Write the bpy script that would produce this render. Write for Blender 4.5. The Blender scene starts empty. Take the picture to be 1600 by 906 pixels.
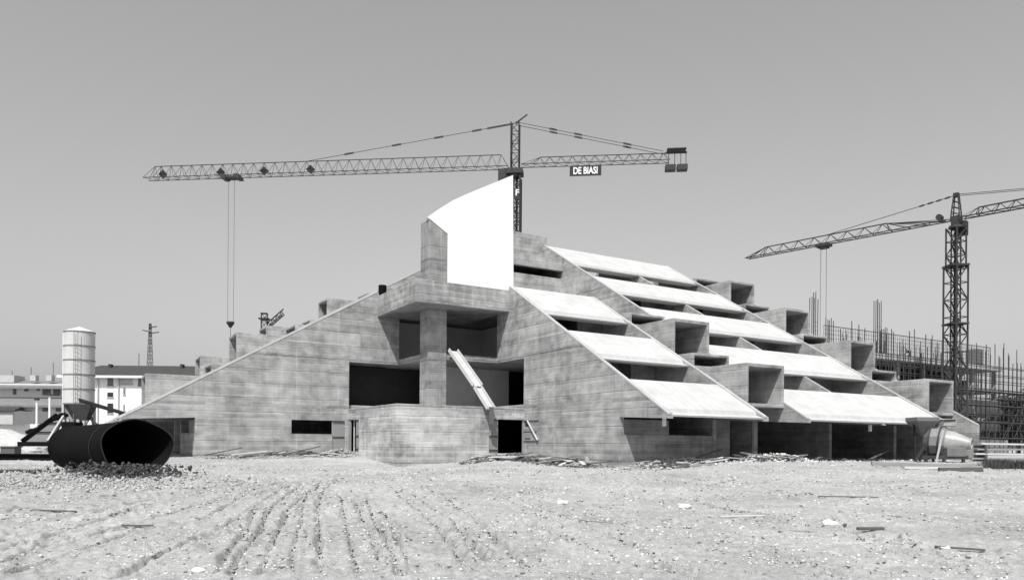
import bpy, bmesh, math, random
import numpy as np
from mathutils import Vector, Matrix
random.seed(7); rng = np.random.default_rng(7)
scn = bpy.context.scene
COL = scn.collection

# ------------------------------------------------------------------ camera, sky, sun, exposure
FPX, TH, YH, DA, EB, CX, ROLL, EYE = 1175.615, math.radians(59.148), 693.45, 24.505, 48.519, 806.143, .008, .85
SN, CS = math.sin(TH), math.cos(TH)
cam = bpy.data.cameras.new('camera'); camo = bpy.data.objects.new('camera', cam); COL.objects.link(camo)
cam.sensor_width = 36; cam.lens = FPX / 1600 * 36
cam.shift_x = -(CX - 800) / 1600; cam.shift_y = (YH - 453) / 1600
cam.clip_start = .1; cam.clip_end = 6000
camo.matrix_world = Matrix.Translation((0, 0, EYE)) @ Matrix.Rotation(math.pi / 2, 4, 'X') @ Matrix.Rotation(ROLL, 4, 'Z')
scn.camera = camo

SUN_AB = (.477, .536, -1.0)                         # travel of the light in the building's own axes
sun_dir = Vector((SUN_AB[0] * SN - SUN_AB[1] * CS, SUN_AB[0] * CS + SUN_AB[1] * SN, SUN_AB[2])).normalized()
sl = bpy.data.lights.new('sun', 'SUN'); sl.energy = 3.9; sl.angle = math.radians(.6); sl.color = (1, .995, .985)
so = bpy.data.objects.new('sun', sl); COL.objects.link(so)
so.rotation_euler = sun_dir.to_track_quat('-Z', 'Y').to_euler(); so.location = (-20, -30, 60)

wd = bpy.data.worlds.new('World'); scn.world = wd; wd.use_nodes = True
nt = wd.node_tree; nt.nodes.clear()
sky = nt.nodes.new('ShaderNodeTexSky'); sky.sky_type = 'NISHITA'; sky.sun_disc = False
sky.sun_elevation = math.asin(-sun_dir.z); sky.sun_rotation = math.atan2(-sun_dir.x, -sun_dir.y)
sky.air_density = 2.0; sky.dust_density = 1.3; sky.ozone_density = 1.0; sky.altitude = 50
sp = nt.nodes.new('ShaderNodeSeparateColor'); mx = nt.nodes.new('ShaderNodeMath'); mx.operation = 'MULTIPLY'; mx.inputs[1].default_value = .5
bw = nt.nodes.new('ShaderNodeMath'); bw.operation = 'MULTIPLY_ADD'; bw.inputs[1].default_value = .5   # blue-sensitive film: mostly the blue record
bg = nt.nodes.new('ShaderNodeBackground'); bg.inputs['Strength'].default_value = .088
wo = nt.nodes.new('ShaderNodeOutputWorld')
nt.links.new(sky.outputs[0], sp.inputs[0]); nt.links.new(sp.outputs[2], mx.inputs[0]); nt.links.new(sp.outputs[1], bw.inputs[0]); nt.links.new(mx.outputs[0], bw.inputs[2]); nt.links.new(bw.outputs[0], bg.inputs[0]); nt.links.new(bg.outputs[0], wo.inputs[0])

scn.view_settings.view_transform = 'Standard'; scn.view_settings.look = 'None'
scn.view_settings.exposure = .32; scn.view_settings.gamma = 1
scn.render.resolution_x = 1024; scn.render.resolution_y = 579

# ------------------------------------------------------------------ helpers
def ray(x, y):
    dx, dy = x - CX, y - YH; c, q = math.cos(ROLL), math.sin(ROLL)
    return (c * dx + q * dy) / FPX, -(-q * dx + c * dy) / FPX
def at(x, y, Y):
    t, u = ray(x, y); return Vector((t * Y, Y, EYE + u * Y))
def ab2w(a, b, z=0):
    ra, rb = a + DA, b + EB
    return Vector((ra * SN - rb * CS, ra * CS + rb * SN, z))
def w2ab(X, Y): return X * SN + Y * CS - DA, -X * CS + Y * SN - EB

class MB:
    def __init__(s): s.v = []; s.f = []
    def add(s, vs, fs):
        o = len(s.v); s.v += [tuple(p) for p in vs]; s.f += [tuple(i + o for i in f) for f in fs]; return s
    def box(s, x0, y0, z0, x1, y1, z1):
        vs = [(x, y, z) for z in (z0, z1) for y in (y0, y1) for x in (x0, x1)]
        return s.add(vs, [(0, 2, 3, 1), (4, 5, 7, 6), (0, 1, 5, 4), (2, 6, 7, 3), (0, 4, 6, 2), (1, 3, 7, 5)])
    def obox(s, c, ax, ay, az):
        c, ax, ay, az = Vector(c), Vector(ax), Vector(ay), Vector(az)
        vs = [c + ax * i + ay * j + az * k for k in (-1, 1) for j in (-1, 1) for i in (-1, 1)]
        return s.add(vs, [(0, 2, 3, 1), (4, 5, 7, 6), (0, 1, 5, 4), (2, 6, 7, 3), (0, 4, 6, 2), (1, 3, 7, 5)])
    def bar(s, p, q, w, h=None, up=(0, 0, 1)):
        p, q = Vector(p), Vector(q); h = h or w; d = (q - p); n = d.normalized(); up = Vector(up)
        if abs(n.dot(up)) > .98: up = Vector((1, 0, 0))
        sx = n.cross(up).normalized(); sz = sx.cross(n)
        return s.obox((p + q) / 2, d / 2, sx * w / 2, sz * h / 2)
    def tube(s, p, q, r, n=6, r2=None, cap=True):
        p, q = Vector(p), Vector(q); d = (q - p).normalized(); r2 = r if r2 is None else r2
        a = d.orthogonal().normalized(); b = d.cross(a)
        vs = [p + (a * math.cos(t) + b * math.sin(t)) * r for t in [2 * math.pi * i / n for i in range(n)]]
        vs += [q + (a * math.cos(t) + b * math.sin(t)) * r2 for t in [2 * math.pi * i / n for i in range(n)]]
        fs = [(i, (i + 1) % n, n + (i + 1) % n, n + i) for i in range(n)]
        if cap: fs += [tuple(range(n - 1, -1, -1)), tuple(range(n, 2 * n))]
        return s.add(vs, fs)
    def lathe(s, base, axis, prof, n=24, cap=True, ph=0):
        base, d = Vector(base), Vector(axis).normalized(); a = d.orthogonal().normalized(); b = d.cross(a)
        vs = []; fs = []
        for h, r in prof:
            vs += [base + d * h + (a * math.cos(ph + 2 * math.pi * i / n) + b * math.sin(ph + 2 * math.pi * i / n)) * r for i in range(n)]
        for k in range(len(prof) - 1):
            fs += [(k * n + i, k * n + (i + 1) % n, (k + 1) * n + (i + 1) % n, (k + 1) * n + i) for i in range(n)]
        if cap: fs += [tuple(range(n - 1, -1, -1)), tuple((len(prof) - 1) * n + i for i in range(n))]
        return s.add(vs, fs)
    def prism(s, poly, a0, a1, mir=False):             # outline in (b,z) pushed along a; mir swaps the two plan axes
        n = len(poly)
        P = (lambda a, b, z: (b, a, z)) if mir else (lambda a, b, z: (a, b, z))
        vs = [P(a0, b, z) for b, z in poly] + [P(a1, b, z) for b, z in poly]
        fs = [tuple(range(n)), tuple(range(2 * n - 1, n - 1, -1))] + [(i, n + i, n + (i + 1) % n, (i + 1) % n) for i in range(n)]
        return s.add(vs, fs)
    def build(s, name, mat, parent=None, smooth=False, recalc=True, bevel=0):
        me = bpy.data.meshes.new(name); me.from_pydata(s.v, [], s.f)
        if recalc:
            bm = bmesh.new(); bm.from_mesh(me); bmesh.ops.recalc_face_normals(bm, faces=bm.faces); bm.to_mesh(me); bm.free()
        if smooth: me.polygons.foreach_set('use_smooth', [True] * len(me.polygons))
        me.update(); me.materials.append(M[mat])
        o = bpy.data.objects.new(name, me); COL.objects.link(o); o.parent = parent
        if bevel:
            md = o.modifiers.new('bevel', 'BEVEL'); md.width = bevel; md.segments = 1; md.limit_method = 'ANGLE'
        return o
def tag(o, label, cat=None, group=None, kind=None):
    if label: o['label'] = label
    if cat: o['category'] = cat
    if group: o['group'] = group
    if kind: o['kind'] = kind
    return o
def empty(name, loc, rz=0):
    o = bpy.data.objects.new(name, None); COL.objects.link(o); o.location = loc; o.rotation_euler = (0, 0, rz); o.empty_display_size = .2
    return o

# ------------------------------------------------------------------ materials (a black-and-white print: every colour is a grey)
M = {}
class NT:
    def __init__(s, name, rough=.9, spec=.2, metal=0):
        m = bpy.data.materials.new(name); m.use_nodes = True; s.m = m; s.t = m.node_tree; s.b = s.t.nodes['Principled BSDF']
        s.b.inputs['Roughness'].default_value = rough; s.b.inputs['Specular IOR Level'].default_value = spec; s.b.inputs['Metallic'].default_value = metal
        M[name] = m
        tc = s.t.nodes.new('ShaderNodeTexCoord'); s.co = tc.outputs['Object']
        sp = s.t.nodes.new('ShaderNodeSeparateXYZ'); s.t.links.new(s.co, sp.inputs[0]); s.x, s.y, s.z = sp.outputs
    def put(s, sock, v):
        if isinstance(v, (int, float)): sock.default_value = v
        else: s.t.links.new(v, sock)
    def m_(s, op, a, b=0, c=0):
        n = s.t.nodes.new('ShaderNodeMath'); n.operation = op
        s.put(n.inputs[0], a); s.put(n.inputs[1], b); s.put(n.inputs[2], c); return n.outputs[0]
    def add(s, a, b): return s.m_('ADD', a, b)
    def mul(s, a, b): return s.m_('MULTIPLY', a, b)
    def xyz(s, x, y, z):
        n = s.t.nodes.new('ShaderNodeCombineXYZ'); s.put(n.inputs[0], x); s.put(n.inputs[1], y); s.put(n.inputs[2], z); return n.outputs[0]
    def noise(s, v, scale, detail=4, rough=.6, dist=0):
        n = s.t.nodes.new('ShaderNodeTexNoise'); s.t.links.new(v, n.inputs['Vector']); n.inputs['Scale'].default_value = scale
        n.inputs['Detail'].default_value = detail; n.inputs['Roughness'].default_value = rough; n.inputs['Distortion'].default_value = dist; return n.outputs['Fac']
    def white(s, v):
        n = s.t.nodes.new('ShaderNodeTexWhiteNoise'); s.t.links.new(v, n.inputs['Vector']); return n.outputs['Value']
    def mr(s, v, a, b, c, d):
        n = s.t.nodes.new('ShaderNodeMapRange'); s.put(n.inputs[0], v)
        for i, q in zip((1, 2, 3, 4), (a, b, c, d)): n.inputs[i].default_value = q
        return n.outputs[0]
    def line(s, v, w):                                  # 1 on a thin line where fract(v) crosses 0
        fr = s.m_('FRACT', v); d = s.m_('MINIMUM', fr, s.m_('SUBTRACT', 1, fr)); return s.mr(d, 0, w, 1, 0)
    def out(s, val, bump=None, bs=.3, bd=.02):
        val = s.m_('MAXIMUM', val, .01)
        s.t.links.new(s.xyz(val, val, val), s.b.inputs['Base Color'])
        if bump is not None:
            n = s.t.nodes.new('ShaderNodeBump'); n.inputs['Strength'].default_value = bs; n.inputs['Distance'].default_value = bd
            s.t.links.new(bump, n.inputs['Height']); s.t.links.new(n.outputs[0], s.b.inputs['Normal'])
        return s.m

def concrete(name, base, boards=.18, lift=.9, vert=True, off=0.0):
    n = NT(name, .92, .15); s_ = n.add(n.x, n.y); z = n.add(n.z, off)
    wob = n.mul(n.m_('SUBTRACT', n.noise(n.co, .5, 2), .5), .06); zz = n.add(z, wob)
    bi = n.m_('FLOOR', n.mul(zz, 1 / boards)); li = n.m_('FLOOR', n.mul(zz, 1 / lift))
    sh = n.white(n.xyz(li, 3.3, 0)); su = n.add(n.mul(s_, 1 / 3.1), n.mul(sh, .5))
    pi_ = n.m_('FLOOR', su)
    panel = n.white(n.xyz(pi_, li, 1.7)); brd = n.white(n.xyz(bi, n.m_('FLOOR', n.add(n.mul(s_, .27), n.white(n.xyz(bi, 0, 0)))), 5))
    blot = n.noise(n.co, .42, 5, .6); blot2 = n.noise(n.co, 1.7, 5, .65)
    streak = n.noise(n.xyz(n.mul(s_, 2.6), n.mul(z, .22), 0), 1, 5, .65)
    vg = n.noise(n.xyz(n.mul(s_, 11), n.mul(z, .35), 4), 1, 3, .7)
    hg = n.noise(n.xyz(n.mul(s_, .5), n.mul(z, 14), 9), 1, 3, .7)
    run = n.mul(n.mr(n.noise(n.xyz(s_, 0, 0), 1.9, 1, .4), .66, .7, 0, 1), n.mr(n.noise(n.xyz(n.mul(s_, 3), n.mul(z, .5), 2), 1, 3), .45, .6, 0, 1))
    fine = n.noise(n.co, 28, 3, .7)
    v = n.add(.27, n.mul(blot, .98)); v = n.add(v, n.mul(n.m_('SUBTRACT', blot2, .5), .85))
    v = n.add(v, n.mul(n.m_('SUBTRACT', streak, .5), .35)); v = n.add(v, n.mul(n.m_('SUBTRACT', panel, .5), .14)); v = n.add(v, n.mul(n.m_('SUBTRACT', brd, .5), .2))
    if vert:
        vm = n.mr(n.noise(n.xyz(pi_, li, 8), .37, 0), .4, .6, 0, 1)
        v = n.add(v, n.mul(n.mul(n.m_('SUBTRACT', vg, .5), vm), .42)); v = n.add(v, n.mul(n.mul(n.m_('SUBTRACT', hg, .5), n.m_('SUBTRACT', 1, vm)), .6))
    else: v = n.add(v, n.mul(n.m_('SUBTRACT', hg, .5), .45))
    v = n.add(v, n.mul(n.m_('SUBTRACT', fine, .5), .3))
    lb = n.line(n.mul(zz, 1 / boards), .12); ll = n.line(n.mul(zz, 1 / lift), .04); lv = n.line(su, .009)
    broken = n.mr(n.noise(n.co, .8, 5), .47, .62, .0, 1)
    pour = n.line(n.mul(n.add(zz, n.mul(n.m_('SUBTRACT', blot2, .5), .35)), 1 / 3.17), .045)
    v = n.m_('SUBTRACT', v, n.mul(n.mul(lb, n.add(.2, broken)), .07)); v = n.m_('SUBTRACT', v, n.mul(n.mul(ll, n.add(.12, broken)), .2)); v = n.m_('SUBTRACT', v, n.mul(n.mul(lv, broken), .2)); v = n.m_('SUBTRACT', v, n.mul(n.mul(pour, n.mr(blot2, .4, .6, 0, 1)), .4))
    v = n.add(v, n.mul(run, .35))
    stain = n.mr(n.noise(n.xyz(n.mul(s_, .8), n.mul(z, 2.2), 3), .8, 5, .7), .62, .75, 0, 1)
    v = n.m_('SUBTRACT', v, n.mul(stain, .2))
    h = n.add(n.mul(brd, .35), n.mul(fine, .25)); h = n.m_('SUBTRACT', h, n.mul(lb, .4)); h = n.m_('SUBTRACT', h, n.mul(ll, 1.0)); h = n.m_('SUBTRACT', h, n.mul(lv, .8)); h = n.add(h, n.mul(blot2, .6))
    n.out(n.mul(v, base), h, .55, .02)
concrete('concrete_wall', .44); concrete('concrete_box', .42, off=.4, vert=False); concrete('concrete_pillar', .37, boards=.5, off=.2); concrete('concrete_pale', .54, off=.3)
n = NT('slab_white', .85, .2)                           # pale screeded slabs, smeared along the fall
s1 = n.noise(n.xyz(n.mul(n.x, 5), n.mul(n.y, .5), 0), 1, 5, .7); s2 = n.noise(n.xyz(n.mul(n.y, 4), n.mul(n.x, .5), 0), 1, 5, .65); s3 = n.noise(n.co, .9, 6, .65); s4 = n.noise(n.co, 22, 3)
v = n.add(.495, n.mul(n.m_('SUBTRACT', s1, .5), .22)); v = n.add(v, n.mul(n.m_('SUBTRACT', s2, .5), .08)); v = n.add(v, n.mul(n.m_('SUBTRACT', s3, .5), .26)); v = n.add(v, n.mul(n.m_('SUBTRACT', s4, .5), .12))
n.out(v, n.add(s3, n.mul(s4, .3)), .3, .02)
n = NT('sail_white', .6, .25); v = n.add(.86, n.mul(n.m_('SUBTRACT', n.noise(n.co, .8, 4), .5), .05)); n.out(v, n.noise(n.co, 9, 3), .08, .01)
n = NT('ground', .95, .1)
g1 = n.noise(n.co, .25, 5, .6); g2 = n.noise(n.co, 1.6, 6, .65); g3 = n.noise(n.co, 7, 6, .75); g4 = n.noise(n.co, 30, 4, .75)
v = n.add(.39, n.mul(n.m_('SUBTRACT', g1, .5), .34)); v = n.add(v, n.mul(n.m_('SUBTRACT', g2, .5), .26)); v = n.add(v, n.mul(n.m_('SUBTRACT', g3, .5), .5)); v = n.add(v, n.mul(n.m_('SUBTRACT', g4, .5), .4))
n.out(n.m_('MAXIMUM', v, .12), n.add(n.mul(g3, 1), n.mul(g4, .5)), .8, .05)
def simple(name, val, var=.25, scale=3, rough=.85, spec=.2, metal=0, bump=.2):
    n = NT(name, rough, spec, metal); a = n.noise(n.co, scale, 5, .65); b = n.noise(n.co, scale * 9, 3, .6)
    v = n.mul(val, n.add(1 - var / 2, n.add(n.mul(n.m_('SUBTRACT', a, .5), var * 2), n.mul(n.m_('SUBTRACT', b, .5), var))))
    n.out(n.add(v, val * var / 2), n.add(a, b), bump, .01)
simple('dark_steel', .045, .5, 2, .65, .25); simple('black_iron', .006, .9, 1.2, .85, .02); simple('grey_steel', .15, .5, 1.5, .6, .3)
simple('rust_rim', .028, .8, 5); simple('cable', .05, .1, 1, .5); simple('lamp_glass', .02, .2, 2, .3, .5)
simple('silo_paint', .55, .25, .8, .55, .3); simple('silo_band', .22, .3, 2); simple('plaster_white', .74, .15, .6); simple('plaster_grey', .45, .25, .8)
simple('roof_tile', .06, .5, 1.2); simple('panel_pale', .62, .2, 1.1); simple('roof_mid', .2, .4, 1.0); simple('glass_dark', .03, .3, 1, .2, .5); simple('shutter', .16, .3, 3)
simple('stone_white', .66, .5, 12); simple('stone_pale', .75, .3, 9); simple('rut_soil_shade', .055, .6, 8); simple('stone_dark', .15, .7, 10); simple('soil_dark', .075, .8, 5); simple('rubble', .4, .9, 6); simple('sand', .46, .3, 2)
simple('leaf', .06, .7, 6); simple('grass', .07, .7, 5); simple('bark', .06, .5, 6); simple('cloth_dark', .03, .4, 8); simple('skin', .3, .1, 5); simple('mixer_paint', .2, .5, 2, .5, .35)
simple('mixer_pale', .34, .6, 2, .35, .5); simple('sign_dark', .05, .2, 2); simple('letter_white', .85, .05, 2); simple('rebar', .06, .3, 4); simple('frame_concrete', .42, .5, 1.2); simple('room_shade', .04, .4, 2)  # near-black room tone: interior shade put into the wall colour
def wood(name, val):
    n = NT(name, .85, .15); a = n.noise(n.xyz(n.mul(n.x, .8), n.mul(n.y, 22), n.mul(n.z, 22)), 1, 5, .7); b = n.noise(n.co, 1.3, 4)
    n.out(n.mul(val, n.add(.55, n.add(n.mul(a, .6), n.mul(b, .4)))), a, .4, .01)
wood('plank_pale', .5); wood('plank_grey', .26); wood('plank_dark', .1)

# ------------------------------------------------------------------ ground
def vnoise(X, Y, s, seed):
    x = X * s + seed * 17.3; y = Y * s + seed * 9.1; xi = np.floor(x); yi = np.floor(y); fx = x - xi; fy = y - yi
    fx = fx * fx * (3 - 2 * fx); fy = fy * fy * (3 - 2 * fy)
    h = lambda i, j: np.modf(np.abs(np.sin(i * 127.1 + j * 311.7 + seed * 74.7) * 43758.5453))[0]
    return (h(xi, yi) * (1 - fx) + h(xi + 1, yi) * fx) * (1 - fy) + (h(xi, yi + 1) * (1 - fx) + h(xi + 1, yi + 1) * fx) * fy
ss = lambda t: np.clip(t, 0, 1) ** 2 * (3 - 2 * np.clip(t, 0, 1))
def gbase(X, Y):
    X = np.asarray(X, float); Y = np.asarray(Y, float)
    h = np.interp(Y, [-8, 0, 10, 26, 38, 47, 60], [-.78, -.78, -.75, -.4, -.32, -.03, 0])
    h = h + ss((X - 5) / 7) * ss((Y - 27) / 9) * np.interp(Y, [26, 38, 47], [.2, .28, .03])
    h = h - .3 * np.exp(-((X + 7.5) / 5.5) ** 2 - ((Y - 41.5) / 4.0) ** 2)
    h = h + .22 * np.exp(-((X + 13.6) / 4.2) ** 2 - ((Y - 24.6) / 1.5) ** 2)          # mound the pipe lies on
    return h
def g0(x, y):
    p = at(x, y, 30)
    Y = 20.0
    t, u = ray(x, y)
    for _ in range(30): Y = (float(gbase(t * Y, Y)) - EYE) / u * .6 + Y * .4
    return t * Y, Y
tracks = [  # wheel ruts as they run over the site (traced, then laid on the ground)
    [(0, 880), (95, 853), (200, 822), (330, 785), (440, 752)], [(20, 893), (127, 862), (209, 835), (307, 818), (348, 796), (375, 779), (472, 750)],
    [(0, 845), (100, 826), (190, 797), (300, 775), (420, 748)], [(60, 812), (170, 794), (280, 772), (400, 748)], [(0, 800), (120, 780), (240, 765), (370, 748)],
    [(0, 862), (70, 843), (140, 818), (230, 792)], [(190, 899), (235, 875), (290, 850), (340, 830), (380, 805), (455, 756)],
    [(363, 899), (371, 872), (405, 835), (418, 801), (472, 757)], [(408, 899), (425, 848), (449, 801), (475, 775), (505, 750)], [(455, 899), (460, 848), (472, 811), (471, 791), (500, 757)],
    [(501, 899), (498, 811), (496, 791), (506, 767), (530, 745)], [(340, 899), (350, 870), (385, 830), (400, 795)],
    [(555, 784), (580, 838), (607, 892)], [(600, 800), (640, 885)], [(572, 784), (600, 840), (630, 899)], [(640, 770), (712, 820), (760, 880)], [(660, 760), (740, 810), (830, 899)],
    [(820, 818), (918, 858), (1040, 893)], [(700, 750), (860, 790), (1000, 830)], [(1060, 779), (1160, 797), (1290, 822), (1400, 845), (1560, 880)], [(1000, 760), (1200, 790), (1420, 812), (1590, 830)],
    [(1050, 850), (1250, 880), (1400, 899)], [(900, 745), (1100, 765), (1300, 775)], [(860, 800), (980, 850), (1100, 899)],
    [(1180, 800), (1330, 830), (1480, 868), (1590, 899)], [(1120, 790), (1290, 828), (1440, 870), (1540, 905)], [(1400, 800), (1500, 815), (1599, 832)], [(780, 760), (930, 790), (1060, 820), (1200, 860), (1330, 905)], [(760, 770), (880, 805), (990, 850), (1060, 899)],
    [(690, 770), (760, 830), (830, 890)], [(610, 765), (680, 820), (740, 890)], [(530, 770), (545, 830), (560, 899)], [(0, 770), (150, 762), (330, 748)], [(1000, 745), (1250, 757), (1500, 762)]]
NR, NC = 470, 820
rows = [-7.0, -4, -1, 2, 4]
Yv = 5.0
while len(rows) < NR and Yv < 60: rows.append(Yv); Yv += .025 + Yv * .0036
rows += [62, 65, 70, 78, 90, 110, 140, 200, 300, 500, 900, 1600, 3000]
tcol = np.concatenate([[-3, -2, -1.4, -1.1], np.linspace(-.85, .85, NC), [1.1, 1.4, 2, 3]])
RY = np.array(rows)[:, None]; GX = tcol[None, :] * (RY + 9) * .86; GY = np.repeat(RY, len(tcol), 1)
H = gbase(GX, GY)
near = ss((75 - GY) / 20)
H = H + near * (.10 * (vnoise(GX, GY, .35, 1) - .5) + .03 * (vnoise(GX, GY, 1.1, 2) - .5) + .025 * (vnoise(GX, GY, 3.1, 3) - .5) + .03 * (vnoise(GX, GY, 7.3, 4) - .5) + .03 * (vnoise(GX, GY, 14, 5) - .5))
cl = vnoise(GX, GY, 2.2, 6) * vnoise(GX, GY, 9, 7); H = H + near * np.clip(cl - .42, 0, 1) * .22
rough = np.clip(vnoise(GX, GY, .5, 11) - .45, 0, 1)
H = H + near * rough * (vnoise(GX, GY, 6, 8) - .4) * .2
mask = (np.abs(GX) < 40) & (GY < 50) & (GY > 4)
mi = np.nonzero(mask); mx, my = GX[mi], GY[mi]; hm = np.zeros(len(mx)); TRK = []
for ti, tr in enumerate(tracks):
    pts = np.array([g0(*p) for p in tr]); dmin = np.full(len(mx), 9.)
    for p, q in zip(pts[:-1], pts[1:]):
        d = q - p; L = (d ** 2).sum(); t = np.clip(((mx - p[0]) * d[0] + (my - p[1]) * d[1]) / L, 0, 1)
        dmin = np.minimum(dmin, np.hypot(mx - p[0] - t * d[0], my - p[1] - t * d[1]))
        TRK.append((p, q, ti))
    dmin = dmin + (vnoise(mx, my, 1.5, 20 + ti) - .5) * .1
    dep = (.15 if ti < 18 else .12) * (.3 + 1.0 * vnoise(mx, my, .6, 50 + ti))
    hm += dep * (-np.exp(-(dmin / .034) ** 2) + .22 * np.exp(-((dmin - .1) / .05) ** 2))
H[mi] += hm
gv = np.stack([GX, GY, H], -1).reshape(-1, 3); nC = len(tcol); nR = len(rows)
ii, jj = np.meshgrid(np.arange(nR - 1), np.arange(nC - 1), indexing='ij'); a = (ii * nC + jj).ravel()
gf = np.stack([a, a + 1, a + nC + 1, a + nC], -1)
me = bpy.data.meshes.new('ground'); me.vertices.add(len(gv)); me.vertices.foreach_set('co', gv.ravel()); me.loops.add(gf.size); me.loops.foreach_set('vertex_index', gf.ravel())
me.polygons.add(len(gf)); me.polygons.foreach_set('loop_start', np.arange(0, gf.size, 4)); me.polygons.foreach_set('loop_total', np.full(len(gf), 4)); me.polygons.foreach_set('use_smooth', [True] * len(gf)); me.update(calc_edges=True); me.validate()
me.materials.append(M['ground']); go = bpy.data.objects.new('ground', me); COL.objects.link(go)
tag(go, 'pale rutted dirt and gravel of the building site', None, None, 'structure')
rowsA = np.array(rows)
def gz(X, Y):                                            # true height of the sheet
    i = int(np.clip(np.searchsorted(rowsA, Y) - 1, 0, nR - 2)); fy = (Y - rowsA[i]) / (rowsA[i + 1] - rowsA[i])
    def rowh(k): return np.interp(X, GX[k], H[k])
    return float(rowh(i) * (1 - fy) + rowh(i + 1) * fy)

# ------------------------------------------------------------------ the terraced concrete building
B = empty('terraced_building', ab2w(0, 0, 0), math.pi / 2 - TH)
tag(B, 'terraced raw concrete building with sloping white roof slabs and box-shaped openings', 'building')
K, K2, W1, A2, A3, A4, MID = -6.51, -4.94, 6.94, 9.99, 23.88, 26.93, 16.935
ZT, ZB, ZL, BL, PB, PZ = 10.77, 9.385, 2.33, -21.465, 5.517, 3.2
SL = PZ / PB
def zs(b): return ZL + (b - BL) * SL
APEX = 4.8
def P(name, mat, poly, a0, a1, mir, bevel=.02, parent=None): return MB().prism(poly, a0, a1, mir).build(name, mat, parent or B, bevel=bevel)
def rect(b0, z0, b1, z1): return [(b0, z0), (b1, z0), (b1, z1), (b0, z1)]
def box_open(name, a0, a1, b0, b1, z0, z1, t, depth, mir):
    def q(a, b, z): return (b, a, z) if mir else (a, b, z)
    A = [(a0, z0), (a1, z0), (a1, z1), (a0, z1)]; I = [(a0 + t, z0 + t), (a1 - t, z0 + t), (a1 - t, z1 - t), (a0 + t, z1 - t)]
    vs = [q(a, b0, z) for a, z in A] + [q(a, b0, z) for a, z in I] + [q(a, b1, z) for a, z in A] + [q(a, b0 + depth, z) for a, z in I]
    fs = []
    for i in range(4):
        j = (i + 1) % 4
        fs += [(i, j, 4 + j, 4 + i), (i, 8 + i, 8 + j, j), (4 + i, 4 + j, 12 + j, 12 + i)]
    fs += [(8, 9, 10, 11), (12, 13, 14, 15)]
    return MB().add(vs, fs).build(name, 'concrete_box', B, bevel=.02)
def slab(a0, a1, n, ln, mir):
    b0 = BL + n * PB; z0 = ZL + n * PZ; h = lambda s: z0 + s * SL
    poly = [(b0, z0 - .1), (b0 - .03, z0 - .02), (b0 + .44, h(.44) - .14), (b0 + .5, h(.5) + .03), (b0 + ln, h(ln) + .03), (b0 + ln, h(ln) - .30), (b0 + 1.5, h(1.5) - .5), (b0 + 1.1, z0 - .05)]
    o = MB().prism(poly, a0, a1, mir).build('roof_slab', 'slab_white', B)
    return o
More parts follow.
